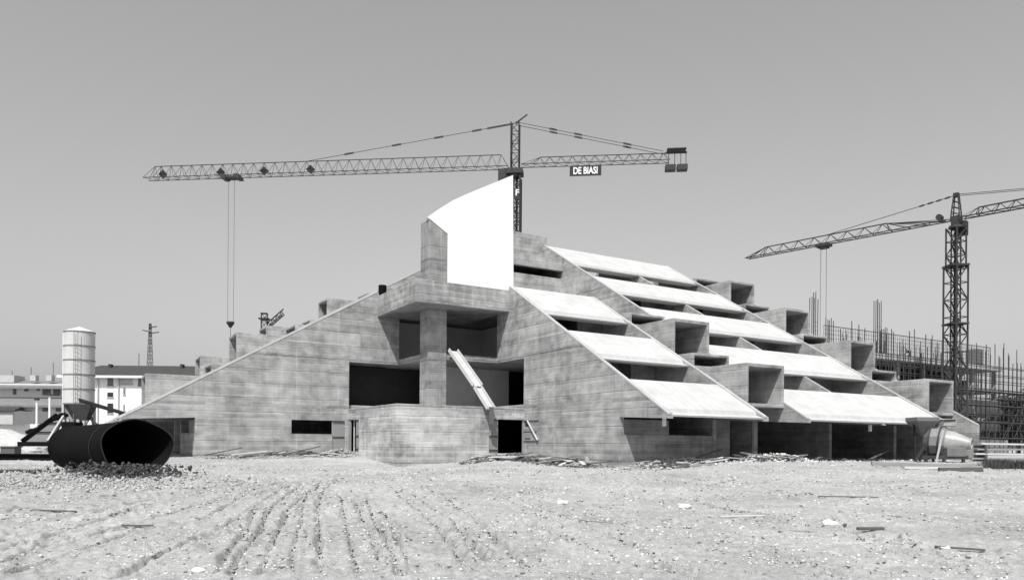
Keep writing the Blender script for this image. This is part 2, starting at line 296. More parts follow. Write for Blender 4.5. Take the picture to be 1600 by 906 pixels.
for mir in (False, True):
    # -- gable that closes the first bays
    tip = (BL - .12, ZL - .2); low = ZL - .04
    if not mir:
        poly = [tip, (BL - .1, ZL + .02), (K, zs(K) + .03), (-6.2, 10.3), (K2, 10.3), (K2, 6.21), (-8.4, 6.21), (-8.4, -.7), (-17.9, -.7), (-17.9, low)]
        P('gable_wall', 'concrete_wall', poly, 0, .3, mir, 0)
    else:
        m = MB()
        m.prism([tip, (BL - .1, ZL + .02), (K, zs(K) + .12), (-6.2, 10.3), (K2, 10.3), (K2, 6.21), (-8.45, 6.21), (-8.45, low), (-9.56, low), (-12.2, low), (-17.9, low)], 0, .3, mir)
        for r in ((-17.9, -.7, -12.2, low), (-12.2, -.7, -9.56, 1.4), (-8.72, -.7, -8.45, low)): m.prism(rect(*r), 0, .3, mir)
        m.build('gable_wall', 'concrete_wall', B)
    # -- fin walls
    def coping(a0, a1, be):
        if mir: P('coping', 'slab_white', [(BL - .14, ZL - .02), (be, zs(be) + .02), (be, zs(be) + .16), (BL - .16, ZL + .12)], a0 - .02, a1 + .02, mir, 0)
        else: P('coping', 'slab_white', [(BL - .14, ZL - .02), (be, zs(be) + .0), (be, zs(be) + .09), (BL - .16, ZL + .07)], a0 - .012, a0 + .1, mir, 0)
    for q0, q1, be in ((0, .3, K), (W1 - .3, W1, K), (A2, A2 + .3, APEX), (A3 - .3, A3, APEX), (A4, A4 + .3, .5)): coping(q0, q1, be)
    P('fin_wall', 'concrete_wall', [tip, (BL - .1, ZL + .02), (K, zs(K) + .03), (2, 10.2), (2, -.7), (-17.9, -.7), (-17.9, low)], W1 - .3, W1, mir, 0)
    big = [tip, (BL - .1, ZL + .02), (APEX, zs(APEX) + .03), (9, 14.9), (9, -.7), (-17.9, -.7), (-17.9, low)]
    P('gable_wall', 'concrete_wall', big, A2, A2 + .3, mir, 0)
    P('fin_wall', 'concrete_wall', [tip, (BL, ZL - .12), (APEX, zs(APEX) - .1), (9, 14.8)] + big[4:], MID - .12, MID + .12, mir, 0)
    P('fin_wall', 'concrete_wall', big, A3 - .3, A3, mir, 0); P('fin_wall', 'concrete_wall', [(BL - .12, -.7), (BL - .1, ZL + .02), (.5, zs(.5) + .03), (9, 13.5), (9, -.7)], A4, A4 + .3, mir, 0)
    # -- roof slabs
    for n in range(3): slab(.3, W1 - .3, n, 3.25 if n < 2 else K - (BL + 2 * PB) + .05, mir)
    for n in range(5):
        ln = 3.25 if n < 4 else APEX - (BL + 4 * PB)
        slab(A2 + .3, MID - .002, n, ln, mir); slab(MID + .002, A3 - .3, n, ln, mir)
    # -- floors, inner walls
    for n in range(4):
        tb = BL + n * PB + 3.4; tz = ZL + n * PZ + 3.4 * SL
        for a0, a1, be, nm in ((.3, W1 - .3, 0, 2), (A2 + .3, MID - .12, 9, 4), (MID + .12, A3 - .3, 9, 4)):
            if n >= nm: continue
            P('floor_slab', 'concrete_box', rect(tb - 1.0, tz - 1.25, be, tz - .95), a0, a1, mir)
            P('inner_wall', 'concrete_pillar', rect(tb + 5.0, tz - .95, tb + 5.2, tz + 1.9), a0 + (a1 - a0) * .7, a1, mir)
    P('back_wall', 'concrete_wall', rect(9, -.7, 9.3, 14.8), A2, A4 + .3, mir)
    # -- ground floor under the eaves
    P('apron_wall', 'concrete_wall', rect(-17.88, -.7, -17.6, 1.4), .3, W1 - .3, mir); P('infill_panel', 'concrete_pillar', rect(-17.8, 1.4, -17.66, 2.2), .3, 3.5, mir)
    P('infill_wall', 'concrete_pillar', rect(-16.9, -.7, -16.7, 3.0), W1, A2 - .9, mir)
    P('inner_wall', 'room_shade', rect(-7.5, -.7, -7.3, 3.2), A2 + .3, A3 - .3, mir)  # near-black wall: shade of the open ground floor put into its colour
    # -- box openings
    for a0, a1, nb in ((W1, A2, 2), (A3, A4, 4)):
        for n in range(1 if mir and nb == 4 else 0, nb):
            f = -20.036 + 5.748 * n; f2 = -15.956 + 5.748 * n
            box_open('box_opening', a0 + .012, a1 - .012, f, f + 6.2, 2.98 + PZ * n, 5.345 + PZ * n, .19, 5.6, mir)
            box_open('vent_box', a0 + .03, a1 - .03, f2, f2 + 4.6, 5.4 + PZ * n, 6.29 + PZ * n, .15, 2.4, mir)
    # -- parapet box over the entrance corner, balcony, prow, upper tier
    P('parapet', 'concrete_wall', rect(K, ZB, K + .28, ZT), K + (.28 if mir else 0), 0, mir)
    t0 = 2.3 if mir else 2.0
    P('upper_wall', 'concrete_wall', rect(2, 10.3, 2.3, 14.24), t0, A2, mir); P('upper_fascia', 'concrete_wall', rect(2, 14.87, 2.32, 15.86), t0 + (.02 if mir else 0), A2, mir)
    P('recess_wall', 'panel_pale', rect(3.3, 6.4, 3.55, 9.7), -5.5, 3.55 if mir else 3.3, mir)
    # prow
    d0, d1 = (-1.85, -.1) if not mir else (-1.5, -.35)
    m = MB(); c0 = -8.5 + (.3 if mir else 0)
    m.prism(rect(-8.5, -1, -8.2, 3.0), c0, d0 - .66, mir); m.prism(rect(-8.5, 2.36, -8.2, 3.0), d0 - .66, 0, mir); m.prism(rect(-8.5, -1, -8.2, .28), d0 - .66, 0, mir)
    m.build('prow_wall', 'concrete_pale', B)
    P('door_shutter', 'plank_grey', rect(-8.46, .28, -8.38, 2.36), d0 - .66, d0, mir)
    P('door_shutter', 'plank_grey', rect(-8.46, .28, -8.38, 2.36), d1 - .0, 0, mir, 0)
    for zz in (.45, 1.28, 2.28): P('batten', 'plank_dark', rect(-8.53, zz, -8.46, zz + .07), d0 - .66, d0 - .02, mir)
def PL(name, mat, x0, y0, z0, x1, y1, z1, bevel=.02): return MB().box(x0, y0, z0, x1, y1, z1).build(name, mat, B, bevel=bevel)
PL('soffit_slab', 'concrete_pillar', K + .02, K + .02, ZB + .004, 0, 0, ZB + .3); PL('terrace_slab', 'concrete_box', K + .28, K + .28, 9.8, A2, A2, 10.3)
PL('balcony_slab', 'concrete_wall', K2, K2, 6.2, 3.4, 3.4, 6.58); PL('prow_floor', 'concrete_box', -8.52, -8.52, 2.97, 3.2, 3.2, 3.09)
PL('upper_roof', 'concrete_box', 2.3, 2.3, 15.4, A2, A2, 15.7); PL('upper_floor', 'room_shade', 2.3, 2.3, 13.8, A2, A2, 14.1)
PL('core_tower', 'concrete_wall', 6, 6, 10.3, 11.04, 11.04, 18.75)
PL('inner_wall', 'panel_pale', -3.0, -1.0, 3.09, .55, -.8, 6.2); PL('inner_wall', 'panel_pale', .6, -.9, 3.09, 3.3, -.7, 6.2)
PL('inner_wall', 'room_shade', -8.2, 2.4, 3.09, 3.2, 2.6, 6.2); PL('core_wall', 'room_shade', 3.6, 3.6, -.7, 9.9, 9.9, 9.75)  # near-black wall added to put the first-floor void shade into colour
# pillar with a slanting head, and the white sail wall rising behind it
m = MB(); p0, p1 = -5.01, -3.72
m.add([(p0, p0, 3.09), (p1, p0, 3.09), (p1, p1, 3.09), (p0, p1, 3.09), (p0, p0, 14.95), (p1, p0, 14.2), (p1, p1, 14.3), (p0, p1, 15.0)], [(0, 3, 2, 1), (4, 5, 6, 7), (0, 1, 5, 4), (1, 2, 6, 5), (2, 3, 7, 6), (3, 0, 4, 7)])
m.build('pillar', 'concrete_pillar', B, bevel=.02)
top = [(-5.13, 15.04), (-4.16, 15.82), (-3.36, 16.41), (-2.58, 16.87), (-1.75, 17.33), (-0.22, 18.16), (1.08, 18.86)]
poly = [(1.2, 10.3), *reversed(top), (p0 + .02, 14.97), (p1 + .006, 14.215), (p1 + .006, 10.3)]
m = MB(); nP = len(poly); yb = p0 - .02
m.add([(x, yb, z) for x, z in poly] + [(x, yb + .35, z) for x, z in poly], [tuple(range(nP)), tuple(range(2 * nP - 1, nP - 1, -1))] + [(i, (i + 1) % nP, nP + (i + 1) % nP, nP + i) for i in range(nP)])
tag(m.build('sail_wall', 'sail_white', B), 'tall smooth white sail-shaped wall with rising curved top')
# left gable shutter and door, formwork timbers by the door
P('window_shutter', 'plank_grey', rect(-9.56, -.7, -8.72, 2.26), .04, .12, True)
for zz in (.3, 1.2, 2.18): P('batten', 'plank_dark', rect(-9.54, zz, -8.74, zz + .06), -.03, .04, True)
P('door_post', 'plank_pale', rect(-8.3, -.3, -8.22, 2.5), -.62, -.54, True)
for b0, b1, z0, z1 in ((-8.5, -10.2, 2.3, 2.38), (-8.5, -10.0, 1.62, 1.84), (-8.6, -9.3, 1.2, 1.55), (-8.5, -10.2, 1.05, 1.12)):
    P('formwork_board', 'plank_grey', rect(min(b0, b1), z0, max(b0, b1), z1), -.07, -.004, False)
MB().bar((-.1, -9.0, 2.3), (-.1, -10.2, 1.1), .05, .1, up=(1, 0, 0)).build('formwork_board', 'plank_pale', B)
for b0, z0 in ((-9.05, 1.95), (-9.05, 1.2)): P('gap_shade_sheet', 'room_shade', rect(b0 - .1, z0, b0 + .45, z0 + .32), -.012, -.003, False)  # thin sheets on solid wall, dark colour standing in for shaded gaps
# pole under the second box, drain spouts under the eaves
MB().tube((9.3, -18.4, -.3), (9.3, -18.4, 2.95), .07, 8).build('steel_prop', 'grey_steel', B)
for a, b in ((.62, -20.6), (17.0, -20.6)): MB().box(a, b, ZL - .55, a + .14, b + .14, ZL - .14).build('drain_spout', 'plaster_white', B)

# wooden rubble chute from the balcony to the ground
def chute():
    root = empty('rubble_chute', ab2w(-2.6, -9.0, 0)); inv = root.location.copy()
    pts = [ab2w(-3.35, -5.1, 6.75), ab2w(-2.95, -7.75, 4.35), ab2w(-2.72, -9.05, 2.9)]
    for p, q, nm, w in ((pts[0], pts[1], 'upper_trough', .62), (pts[1] - Vector((0, 0, .1)), pts[2], 'lower_trough', .5)):
        p, q = p - inv, q - inv; d = (q - p).normalized(); side = d.cross(Vector((0, 0, 1))).normalized(); up = side.cross(d)
        m = MB(); m.obox((p + q) / 2, (q - p) / 2, side * w / 2, up * .02)
        for s_ in (-1, 1): m.obox((p + q) / 2 + side * s_ * (w / 2 + .021) + up * .09, (q - p) / 2, side * .02, up * .12)
        for s_ in (-.17, .17): m.obox((p + q) / 2 + side * s_ * w + up * .035, (q - p) / 2 * .99, side * .012, up * .014)
        m.build(nm, 'plank_pale', root)
    m = MB(); e = pts[2] - inv; m.obox(e + Vector((.05, -.02, -.35)), Vector((.14, .02, 0)), Vector((-.02, .1, .02)), Vector((0, 0, .5))); m.build('end_shadow_board', 'plank_dark', root)  # dark board added below the chute end, its colour standing for shadow
    tag(root, 'pale wooden rubble chute leaning from the balcony over the low prow wall', 'chute')
chute()

# oil drum on the terrace, behind the left roof edge
c = ab2w(-4.2, 5.2)
dr = MB().lathe((0, 0, 0), (0, 0, 1), [(0, .3), (.28, .3), (.3, .32), (.32, .3), (.6, .3), (.62, .32), (.64, .3), (.92, .3)], 20).build('oil_drum', 'black_iron')
pz = 10.3
pl = MB().box(-5.0, 4.4, 10.3, -3.4, 6.0, 11.75).build('plinth', 'concrete_box', B)
dr.location = (c.x, c.y, 11.75); tag(dr, 'black oil drum standing on the roof terrace behind the sloping edge', 'drum')

# ------------------------------------------------------------------ tower cranes
def truss3(m, p, q, w, h, step, r, up=Vector((0, 0, 1)), inv=False, skip=(0, 0)):
    d = (q - p); L = d.length; d.normalize(); s_ = d.cross(up).normalized(); n = max(2, int(L / step))
    A = lambda t: p + d * t + s_ * w / 2; Bq = lambda t: p + d * t - s_ * w / 2; T = lambda t: p + d * t + up * h
    m.tube(A(0), A(L), r * 1.3, 5).tube(Bq(0), Bq(L), r * 1.3, 5).tube(T(skip[0]), T(L - skip[1]), r * 1.5, 5)
    for i in range(n):
        t0, t1 = L * i / n, L * (i + 1) / n; tm = (t0 + t1) / 2
        tm = min(max(tm, skip[0]), L - skip[1])
        for f in (A, Bq): m.tube(f(t0), T(tm), r * .7, 4).tube(T(tm), f(t1), r * .7, 4)
        m.tube(A(t0), Bq(t1), r * .7, 4); m.tube(A(t0), Bq(t0), r * .7, 4)
def mast4(m, c, w, z0, z1, step, r, ang=0):
    cs = [Vector((math.cos(ang + math.pi / 4 + i * math.pi / 2), math.sin(ang + math.pi / 4 + i * math.pi / 2), 0)) * w * .707 for i in range(4)]
    c = Vector(c)
    for k in cs: m.tube(c + k + Vector((0, 0, z0)), c + k + Vector((0, 0, z1)), r * 1.4, 5)
    n = max(1, round((z1 - z0) / step))
    for i in range(n):
        a, b = z0 + (z1 - z0) * i / n, z0 + (z1 - z0) * (i + 1) / n
        for j in range(4):
            k, l = cs[j], cs[(j + 1) % 4]
            if (i + j) % 2: k, l = l, k
            m.tube(c + k + Vector((0, 0, a)), c + l + Vector((0, 0, b)), r * .8, 4); m.tube(c + k + Vector((0, 0, a)), c + l + Vector((0, 0, a)), r * .7, 4)
def text_mesh(s, name, mat, parent, size, loc, rot, bold=.02, ext=.02, sx=1):
    cu = bpy.data.curves.new(name, 'FONT'); cu.body = s; cu.size = size; cu.extrude = ext; cu.offset = bold; cu.align_x = 'CENTER'; cu.align_y = 'CENTER'
    t = bpy.data.objects.new(name + '_tmp', cu); COL.objects.link(t); bpy.context.view_layer.update()
    me = bpy.data.meshes.new_from_object(t.evaluated_get(bpy.context.evaluated_depsgraph_get())); bpy.data.objects.remove(t)
    me.materials.clear(); me.materials.append(M[mat]); o = bpy.data.objects.new(name, me); COL.objects.link(o); o.parent = parent
    o.location = loc; o.rotation_euler = rot; o.scale = (sx, 1, 1); return o

def crane1():
    Y0 = 90; pv = at(805, 257, Y0); Hj = pv.z; base = Vector((pv.x, Y0, 0))
    root = empty('tower_crane', base); V = lambda p: Vector(p) - base
    tL = at(228, 277.5, 95.1); tL.z = Hj; tR = at(1046, 250, 88.1); tR.z = Hj
    jd = (V(tL) - Vector((0, 0, Hj))).normalized(); ang = math.atan2(jd.y, jd.x)
    m = MB(); mast4(m, (0, 0, 0), 1.35, 0, Hj - 1.6, 1.1, .085, ang); mast4(m, (0, 0, 0), .5, 0, Hj - 1.6, .8, .05, ang + .4); m.build('mast', 'dark_steel', root)
    m = MB(); m.obox((0, 0, Hj - 1.0), jd * .95, jd.cross(Vector((0, 0, 1))) * .9, (0, 0, .3)); m.lathe((0, 0, Hj - 1.6), (0, 0, 1), [(0, .75), (.35, .85)], 14); m.build('slewing_ring', 'dark_steel', root)
    m = MB(); sd = jd.cross(Vector((0, 0, 1))); m.obox(jd * 1.5 + Vector((0, 0, Hj - 1.5)), jd * .5, sd * .45, (0, 0, .9)); m.build('cab', 'dark_steel', root, bevel=.05)
    ap = Hj + 4.9
    m = MB(); mast4(m, (0, 0, 0), .95, Hj - .7, ap, 1.1, .06, ang); m.build('tower_head', 'dark_steel', root)
    m = MB(); m.bar((0, 0, ap), Vector((0, 0, ap)) - jd * 1.4 + Vector((0, 0, 1.0)), .14); m.build('head_boom', 'dark_steel', root)
    s0 = Vector((0, 0, Hj)) + jd * .8
    m = MB(); truss3(m, s0 - Vector((0, 0, .35)), V(tL) - Vector((0, 0, .35)), 1.25, 1.55, 1.35, .036, skip=(.9, 1.2)); m.build('jib', 'dark_steel', root)
    m = MB(); c0 = Vector((0, 0, Hj - .2)) - jd * .8; truss3(m, c0, V(tR) - Vector((0, 0, .2)), 1.2, .95, 1.3, .038, skip=(2.2, .0)); m.build('counter_jib', 'dark_steel', root)
    # pendants with their couplings
    def pend(p, q, nm, knots):
        m = MB(); m.tube(p, q, .035, 5); d = (q - p)
        for k in knots: m.obox(p + d * k, d.normalized() * .3, d.normalized().cross(Vector((0, 0, 1))).normalized() * .07, (0, 0, .09))
        m.build(nm, 'cable', root)
    T = Vector((0, 0, ap)); jl = lambda px: V(Vector((at(px, 260, 1).x, 1, 0)) * 0 + tL) 
    def jp(x):                                            # point of the jib axis seen at pixel column x
        t = ray(x, 265)[0]; a0, d0 = base, jd; k = (t * a0.y - a0.x) / (d0.x - t * d0.y); return Vector((0, 0, Hj)) + jd * k
    pend(T, jp(478) + Vector((0, 0, 1.2)), 'pendant', [.02, .04, .06, .08, .1, .12, .17, .19, .35, .37, .55, .57, .78, .8])
    for s_ in (-.45, .45): pend(T + sd * s_, jp(1036) + sd * s_ + Vector((0, 0, .8)), 'pendant', [.25, .27, .42, .44, .75, .77])
    for x in (250, 341, 409, 482):
        p = jp(x); m = MB(); m.obox(p + Vector((0, 0, .45)) - sd * -.66, (jd + Vector((0, 0, 1))) * .28, (jd - Vector((0, 0, 1))) * .28, sd * .12); m.build('jib_lamp', 'lamp_glass', root)
    p = jp(362); m = MB(); m.obox(p + Vector((0, 0, -.55)), jd * .9, sd * .6, (0, 0, .1))
    for e in (-.9, .9): m.obox(p + jd * e + Vector((0, 0, -.5)), jd * .3, sd * .7, Vector((0, 0, .25)) + jd * .1)
    m.build('trolley', 'dark_steel', root)
    hk = at(363, 505, (base + p).y) - base
    for e in (-.38, .38): MB().tube(p + jd * e - Vector((0, 0, .5)), Vector((p.x, p.y, hk.z)) + jd * e, .022, 4).build('hoist_rope', 'cable', root)
    m = MB(); h0 = Vector((p.x, p.y, hk.z)); m.lathe(h0 - Vector((0, 0, .55)), (0, 0, 1), [(0, .12), (.45, .42), (.62, .5), (.75, .45)], 12); m.tube(h0, h0 - Vector((0, 0, 1.6)), .03, 5); m.build('hook_block', 'dark_steel', root)
    # counterweights hung from the tail, winch platform
    e = V(tR); tail = Vector((0, 0, Hj)) - jd * ((e - Vector((0, 0, Hj))).length)
    m = MB(); m.bar(tail + jd * .5 + Vector((0, 0, .75)), tail - jd * 2.0 + Vector((0, 0, .75)), .3, .14); m.bar(tail + jd * .3 + Vector((0, 0, 1.1)), tail - jd * 1.9 + Vector((0, 0, 1.1)), 1.0, .1)
    for k in (.1, -.6, -1.3, -1.9): m.tube(tail + jd * k + Vector((0, 0, .75)), tail + jd * k + Vector((0, 0, -.7)), .04, 5)
    m.build('tail_frame', 'dark_steel', root)
    for k in (-.1, -1.45): MB().obox(tail + jd * k + Vector((0, 0, -1.05)), jd * .6, sd * .5, (0, 0, .3)).build('counterweight', 'dark_steel', root)
    # name board under the counter jib, letter plate on the mast
    q = jp(915); bo = Vector((0, 0, -1.25)); nrm = -sd if sd.y > 0 else sd
    fr = MB().obox(q + bo + nrm * .62, jd * 1.85, nrm * .03, (0, 0, .6)).build('name_board', 'sign_dark', root)
    ry = math.atan2(-jd.y, -jd.x)
    text_mesh('DE BIASI', 'board_lettering', 'letter_white', fr, 1.12, q + bo + nrm * .672 - Vector((0, 0, .03)), (math.pi / 2, 0, ry), .03, .01, .7)
    pm = at(808, 303, Y0 - .8) - base
    fr = MB().obox((pm.x, -.78, pm.z), (.44, 0, 0), (0, .03, 0), (0, 0, .62)).build('letter_plate', 'sign_dark', root)
    text_mesh('F', 'plate_lettering', 'letter_white', fr, 1.0, (pm.x, -.83, pm.z + .12), (math.pi / 2, 0, 0), .03, .01)
    tag(root, 'tall tower crane with long horizontal jib and DE BIASI name board', 'crane')
crane1()

def crane2():
    Y0 = 80; pv = at(1494, 341, Y0); base = Vector((pv.x, Y0, 0)); Hj = pv.z; root = empty('tower_crane', base)
    tip = at(1167, 402, 97.6); tip.z = Hj; jv = tip - base; jv.z = 0; L = jv.length; jd = jv.normalized(); sd = jd.cross(Vector((0, 0, 1)))
    ang = .35
    zA = at(1494, 415, Y0).z; zB = at(1494, 356, Y0).z
    m = MB(); mast4(m, (0, 0, 0), 1.6, 0, zA, 1.9, .075, ang); m.build('mast', 'dark_steel', root)
    m = MB(); mast4(m, (0, 0, 0), .62, 0, zB, 1.5, .06, ang); m.build('inner_mast', 'dark_steel', root)
    m = MB(); mast4(m, (0, 0, 0), 1.32, zA - .4, zB, 1.35, .07, ang); m.build('upper_mast', 'dark_steel', root)
    m = MB(); m.box(-.95, -.95, zA - .15, .95, .95, zA + .05); m.box(-.95, -.95, zA - 6.3, .95, .95, zA - 6.15); m.build('climbing_collar', 'dark_steel', root)
    m = MB(); m.obox((0, 0, (zB + Hj) / 2), jd * .4, sd * .4, (0, 0, (Hj - zB) / 2 + .2)); m.lathe((0, 0, zB - .05), (0, 0, 1), [(0, .75), (.25, .7)], 14); m.build('slewing_ring', 'dark_steel', root)
    ap = at(1495, 305, Y0).z
    m = MB()
    for i in range(4):
        k = (jd * (.45 if i % 2 else -.45) + sd * (.45 if i // 2 else -.45)); m.tube(k + Vector((0, 0, Hj - .3)), k * .45 + Vector((0, 0, ap)), .07, 5)
    for i in range(4):
        t = (i + .5) / 4; zq = Hj + (ap - Hj) * t; w = .45 * (1 - .55 * t)
        for j in (-1, 1): m.tube(sd * w * j - jd * w + Vector((0, 0, zq)), sd * w * j + jd * w + Vector((0, 0, zq + .4)), .05, 4); m.tube(jd * w * j - sd * w + Vector((0, 0, zq)), jd * w * j + sd * w + Vector((0, 0, zq + .4)), .05, 4)
    m.obox((0, 0, ap), jd * .25, sd * .3, (0, 0, .2)); m.build('tower_head', 'dark_steel', root)
    J = Vector((0, 0, Hj - .1))
    m = MB(); truss3(m, J + jd * .6, J + jd * L, .95, 1.0, 1.9, .05, skip=(6.5, 2.6)); m.tube(J + jd * 7.1 + Vector((0, 0, 1)), J + jd * 1.0, .06, 5); m.tube(J + jd * (L - 2.6) + Vector((0, 0, 1)), J + jd * L, .06, 5); m.build('jib', 'dark_steel', root)
    m = MB(); truss3(m, J - jd * .6, J - jd * 13, 1.1, .8, 1.3, .055, skip=(1.5, 0)); m.build('counter_jib', 'dark_steel', root)
    MB().obox(J - jd * 12.2 + Vector((0, 0, -.7)), jd * .8, sd * .7, (0, 0, .7)).build('counterweight', 'frame_concrete', root)
    m = MB(); m.lathe(J + jd * 1.6 - sd * .35 + Vector((0, 0, .5)), sd, [(0, .32), (.7, .32)], 12); m.build('winch_drum', 'dark_steel', root)
    m = MB(); m.obox(J + sd * .8 + Vector((0, 0, -.9)) - jd * .4, jd * .45, sd * .4, (0, 0, .75)); m.build('cab', 'dark_steel', root, bevel=.05)
    T = Vector((0, 0, ap)); e = J + jd * (L * .58) + Vector((0, 0, 1))
    m = MB(); m.tube(T, e, .04, 5)
    for k in (.06, .12, .18, .24): q = T.lerp(e, k); m.obox(q, (e - T).normalized() * .25, sd * .07, (0, 0, .08))
    m.build('pendant', 'cable', root)
    for s_ in (-.3, .3): MB().tube(T + sd * s_, J - jd * 12 + sd * s_ + Vector((0, 0, .9)), .035, 5).build('pendant', 'cable', root)
    t = ray(1287, 382)[0]; kx = (t * base.y - base.x) / (jd.x - t * jd.y); q = J + jd * kx
    m = MB(); m.obox(q + Vector((0, 0, -.2)), jd * .8, sd * .6, (0, 0, .14)); m.obox(q + Vector((0, 0, -.4)), jd * .5, sd * .5, (0, 0, .12)); m.build('trolley', 'dark_steel', root)
    for s_ in (-.35, .35): MB().tube(q + jd * s_, Vector((q.x, q.y, 9.4)) + jd * s_, .025, 4).build('hoist_rope', 'cable', root)
    m = MB(); m.lathe(Vector((q.x, q.y, 8.7)), (0, 0, 1), [(0, .12), (.4, .4), (.75, .45)], 10); m.build('hook_block', 'dark_steel', root)
    tag(root, 'shorter tower crane with thick climbing mast beside the scaffolded block', 'crane')
crane2()

def crane3():                                            # head of a crane far beyond the left wing
    Y0 = 125; p = at(413, 505, Y0); base = Vector((p.x, Y0, 0)); root = empty('tower_crane', base); ztop = at(413, 490, Y0).z
    m = MB(); mast4(m, (0, 0, 0), .95, 0, ztop, 1.2, .07, .3); m.build('mast', 'dark_steel', root)
    m = MB(); m.box(-.75, -.75, ztop - 1.0, .75, .75, ztop - .75); m.box(-.5, -.5, ztop - .05, .5, .5, ztop + .1); m.build('platform', 'dark_steel', root)
    a = at(422, 507, Y0) - base; b = at(443, 491, Y0) - base
    m = MB(); truss3(m, Vector((.3, 0, a.z - .8)), Vector((b.x, 0, b.z)), .9, .9, .8, .07); m.build('jib', 'dark_steel', root)
    tag(root, 'small distant crane head with raised jib showing above the left terraces', 'crane')
crane3()

# ------------------------------------------------------------------ scaffolded block on the right
def frame_block():
    b0 = 5.0; root = empty('unfinished_block', ab2w(44, b0, 0), math.pi / 2 - TH)
    tag(root, 'unfinished concrete frame block with open floors behind scaffolding', 'building')
    a1 = 39.0; ztop = 11.6
    def L(name, mat, x0, y0, z0, x1, y1, z1, bev=0): return MB().box(x0, y0, z0, x1, y1, z1).build(name, mat, root, bevel=bev)
    for i, z in enumerate((2.2, 5.3, 8.4, ztop)):
        L('floor_slab', 'frame_concrete', -6 if i == 3 else 0, -.6 if i == 3 else 0, z - (.55 if i == 3 else .3), a1, 14, z)
    for i in range(3):
        z0, z1 = ((-.3, 1.9), (2.2, 5.0), (5.3, 8.1))[i]
        for x in np.arange(.3, a1, 5.45):
            for y in (.3, 7, 13.3): L('column', 'frame_concrete', x, y, z0, x + .45, y + .45, z1)
    for x in np.arange(.3, a1, 5.45):
        for y in (.3, 7): L('column', 'frame_concrete', x, y, 8.4, x + .45, y + .45, ztop - .55)
    for x in np.arange(.8, a1 - 1, .85):
        L('formwork_prop', 'plank_pale' if int(x * 7) % 3 == 0 else 'rebar', x, .9, 8.4, x + .1, 1.0, ztop - .55)
    L('parapet_wall', 'frame_concrete', 28, -.25, 5.0, a1, -.05, 7.1); L('parapet_wall', 'plaster_grey', 30, -.2, 3.0, a1, -.03, 4.4); L('ground_wall', 'plaster_white', 31.5, -1.2, -.3, a1, -.9, 1.9)
    L('back_wall', 'room_shade', 0, 6.2, -.3, 36, 6.5, ztop - .55)  # near-black, with the shade of the open floors put into the colour
    L('core_wall', 'room_shade', 33.5, 4.5, -.3, 36, 5.0, ztop - .5)
    L('formwork_upstand', 'shutter', -5.5, 3, ztop, -1.5, 3.3, ztop + 1.6); L('formwork_upstand', 'sign_dark', -1.0, 2.0, ztop, 1.6, 2.6, ztop + 1.9)
    # reinforcement: starter bars of the columns and a mesh along the slab edge
    for x, y, h in ((1.5, 6, 3.2), (4.8, 3, 6.8), (9.0, 4, 4.6), (16.8, 3, 7.4), (19.6, 4, 4.3), (33.6, 3, 5.8), (-4.5, 6, 3.4), (-2.6, 5, 3.0), (3.0, 7, 2.6)):
        m = MB()
        for dx in (0, .35, .7):
            for dy in (0, .5): m.tube((x + dx, y + dy, ztop), (x + dx + random.uniform(-.06, .06), y + dy, ztop + h * random.uniform(.9, 1.03)), .045, 4)
        for k in range(1, int(h / .55)):
            zz = ztop + k * .5
            if k < h / .55 * .62: m.tube((x, y, zz), (x + .7, y, zz), .02, 4)
        m.build('starter_bars', 'rebar', root)
    m = MB()
    for x in np.arange(2.5, a1 - 2.5, .42): m.tube((x, -.1, ztop), (x, -.1, ztop + 2.5), .02, 4)
    for z in np.arange(.25, 2.6, .45): m.tube((2.5, -.1, ztop + z), (a1 - 2.5, -.1, ztop + z), .02 if z < 2.3 else .05, 4)
    m.build('mesh_guard', 'rebar', root)
    for x in np.arange(-5.5, a1 - 1, 1.9):
        m = MB(); y = random.uniform(1.5, 8)
        for k in range(3): m.tube((x + k * .3, y, ztop), (x + k * .3 + random.uniform(-.08, .08), y, ztop + random.uniform(1.2, 2.8)), .035, 4)
        m.build('starter_bars', 'rebar', root)
    for z in (8.4, 5.3, 2.2, -.2):
        for x in np.arange(1, a1 - 1, 1.5): L('stored_formwork', random.choice(('shutter', 'plank_dark', 'plank_grey')), x, 2.5 + random.uniform(0, 2), z, x + random.uniform(.6, 2.2), 4.8 + random.uniform(0, 1), z + random.uniform(.4, 2.2))
    L('site_hut', 'shutter', a1 - 3.6, 1, ztop, a1 - 2.0, 2.5, ztop + 2.4)
    return root
frame_block()
def scaffold():
    root = empty('scaffolding', ab2w(44, 3.2, 0), math.pi / 2 - TH)
    tag(root, 'tube scaffolding with plank decks standing along the unfinished block', 'scaffolding')
    for x in np.arange(5, 52, 1.1):
        for y in (-.4, .75):
            h = 12.2 + random.uniform(-.6, 2.6) - (0 if x < 40 else random.uniform(0, 1.5))
            MB().tube((x + random.uniform(-.25, .25), y, -.3), (x + random.uniform(-.12, .12), y, h), .05, 5).build('standard_pole', 'rebar', root)
    for z in (1.0, 2.0, 3.1, 4.0, 5.1, 6.2, 7.2, 8.3, 9.3, 10.2, 11.3):
        for y in (-.45, .8): MB().tube((7, y, z + random.uniform(-.1, .1)), (random.uniform(44, 52), y, z + random.uniform(-.1, .1)), .045, 5).build('ledger_tube', 'rebar', root)
    for z in (2.1, 4.1, 6.2, 8.0):
        for k in range(4):
            x0 = 17 + k * 7.2; MB().box(x0, -.55, z, x0 + 7, .9, z + .07).build('deck_board', 'plank_dark', root)
    for k in range(16):
        x0 = 14 + k * 2.2; z0 = random.choice((.2, 2.1, 4.2, 6.3)); MB().tube((x0, -.5, z0), (x0 + 3, -.5, z0 + 3.4), .04, 5).build('brace_tube', 'rebar', root)
scaffold()
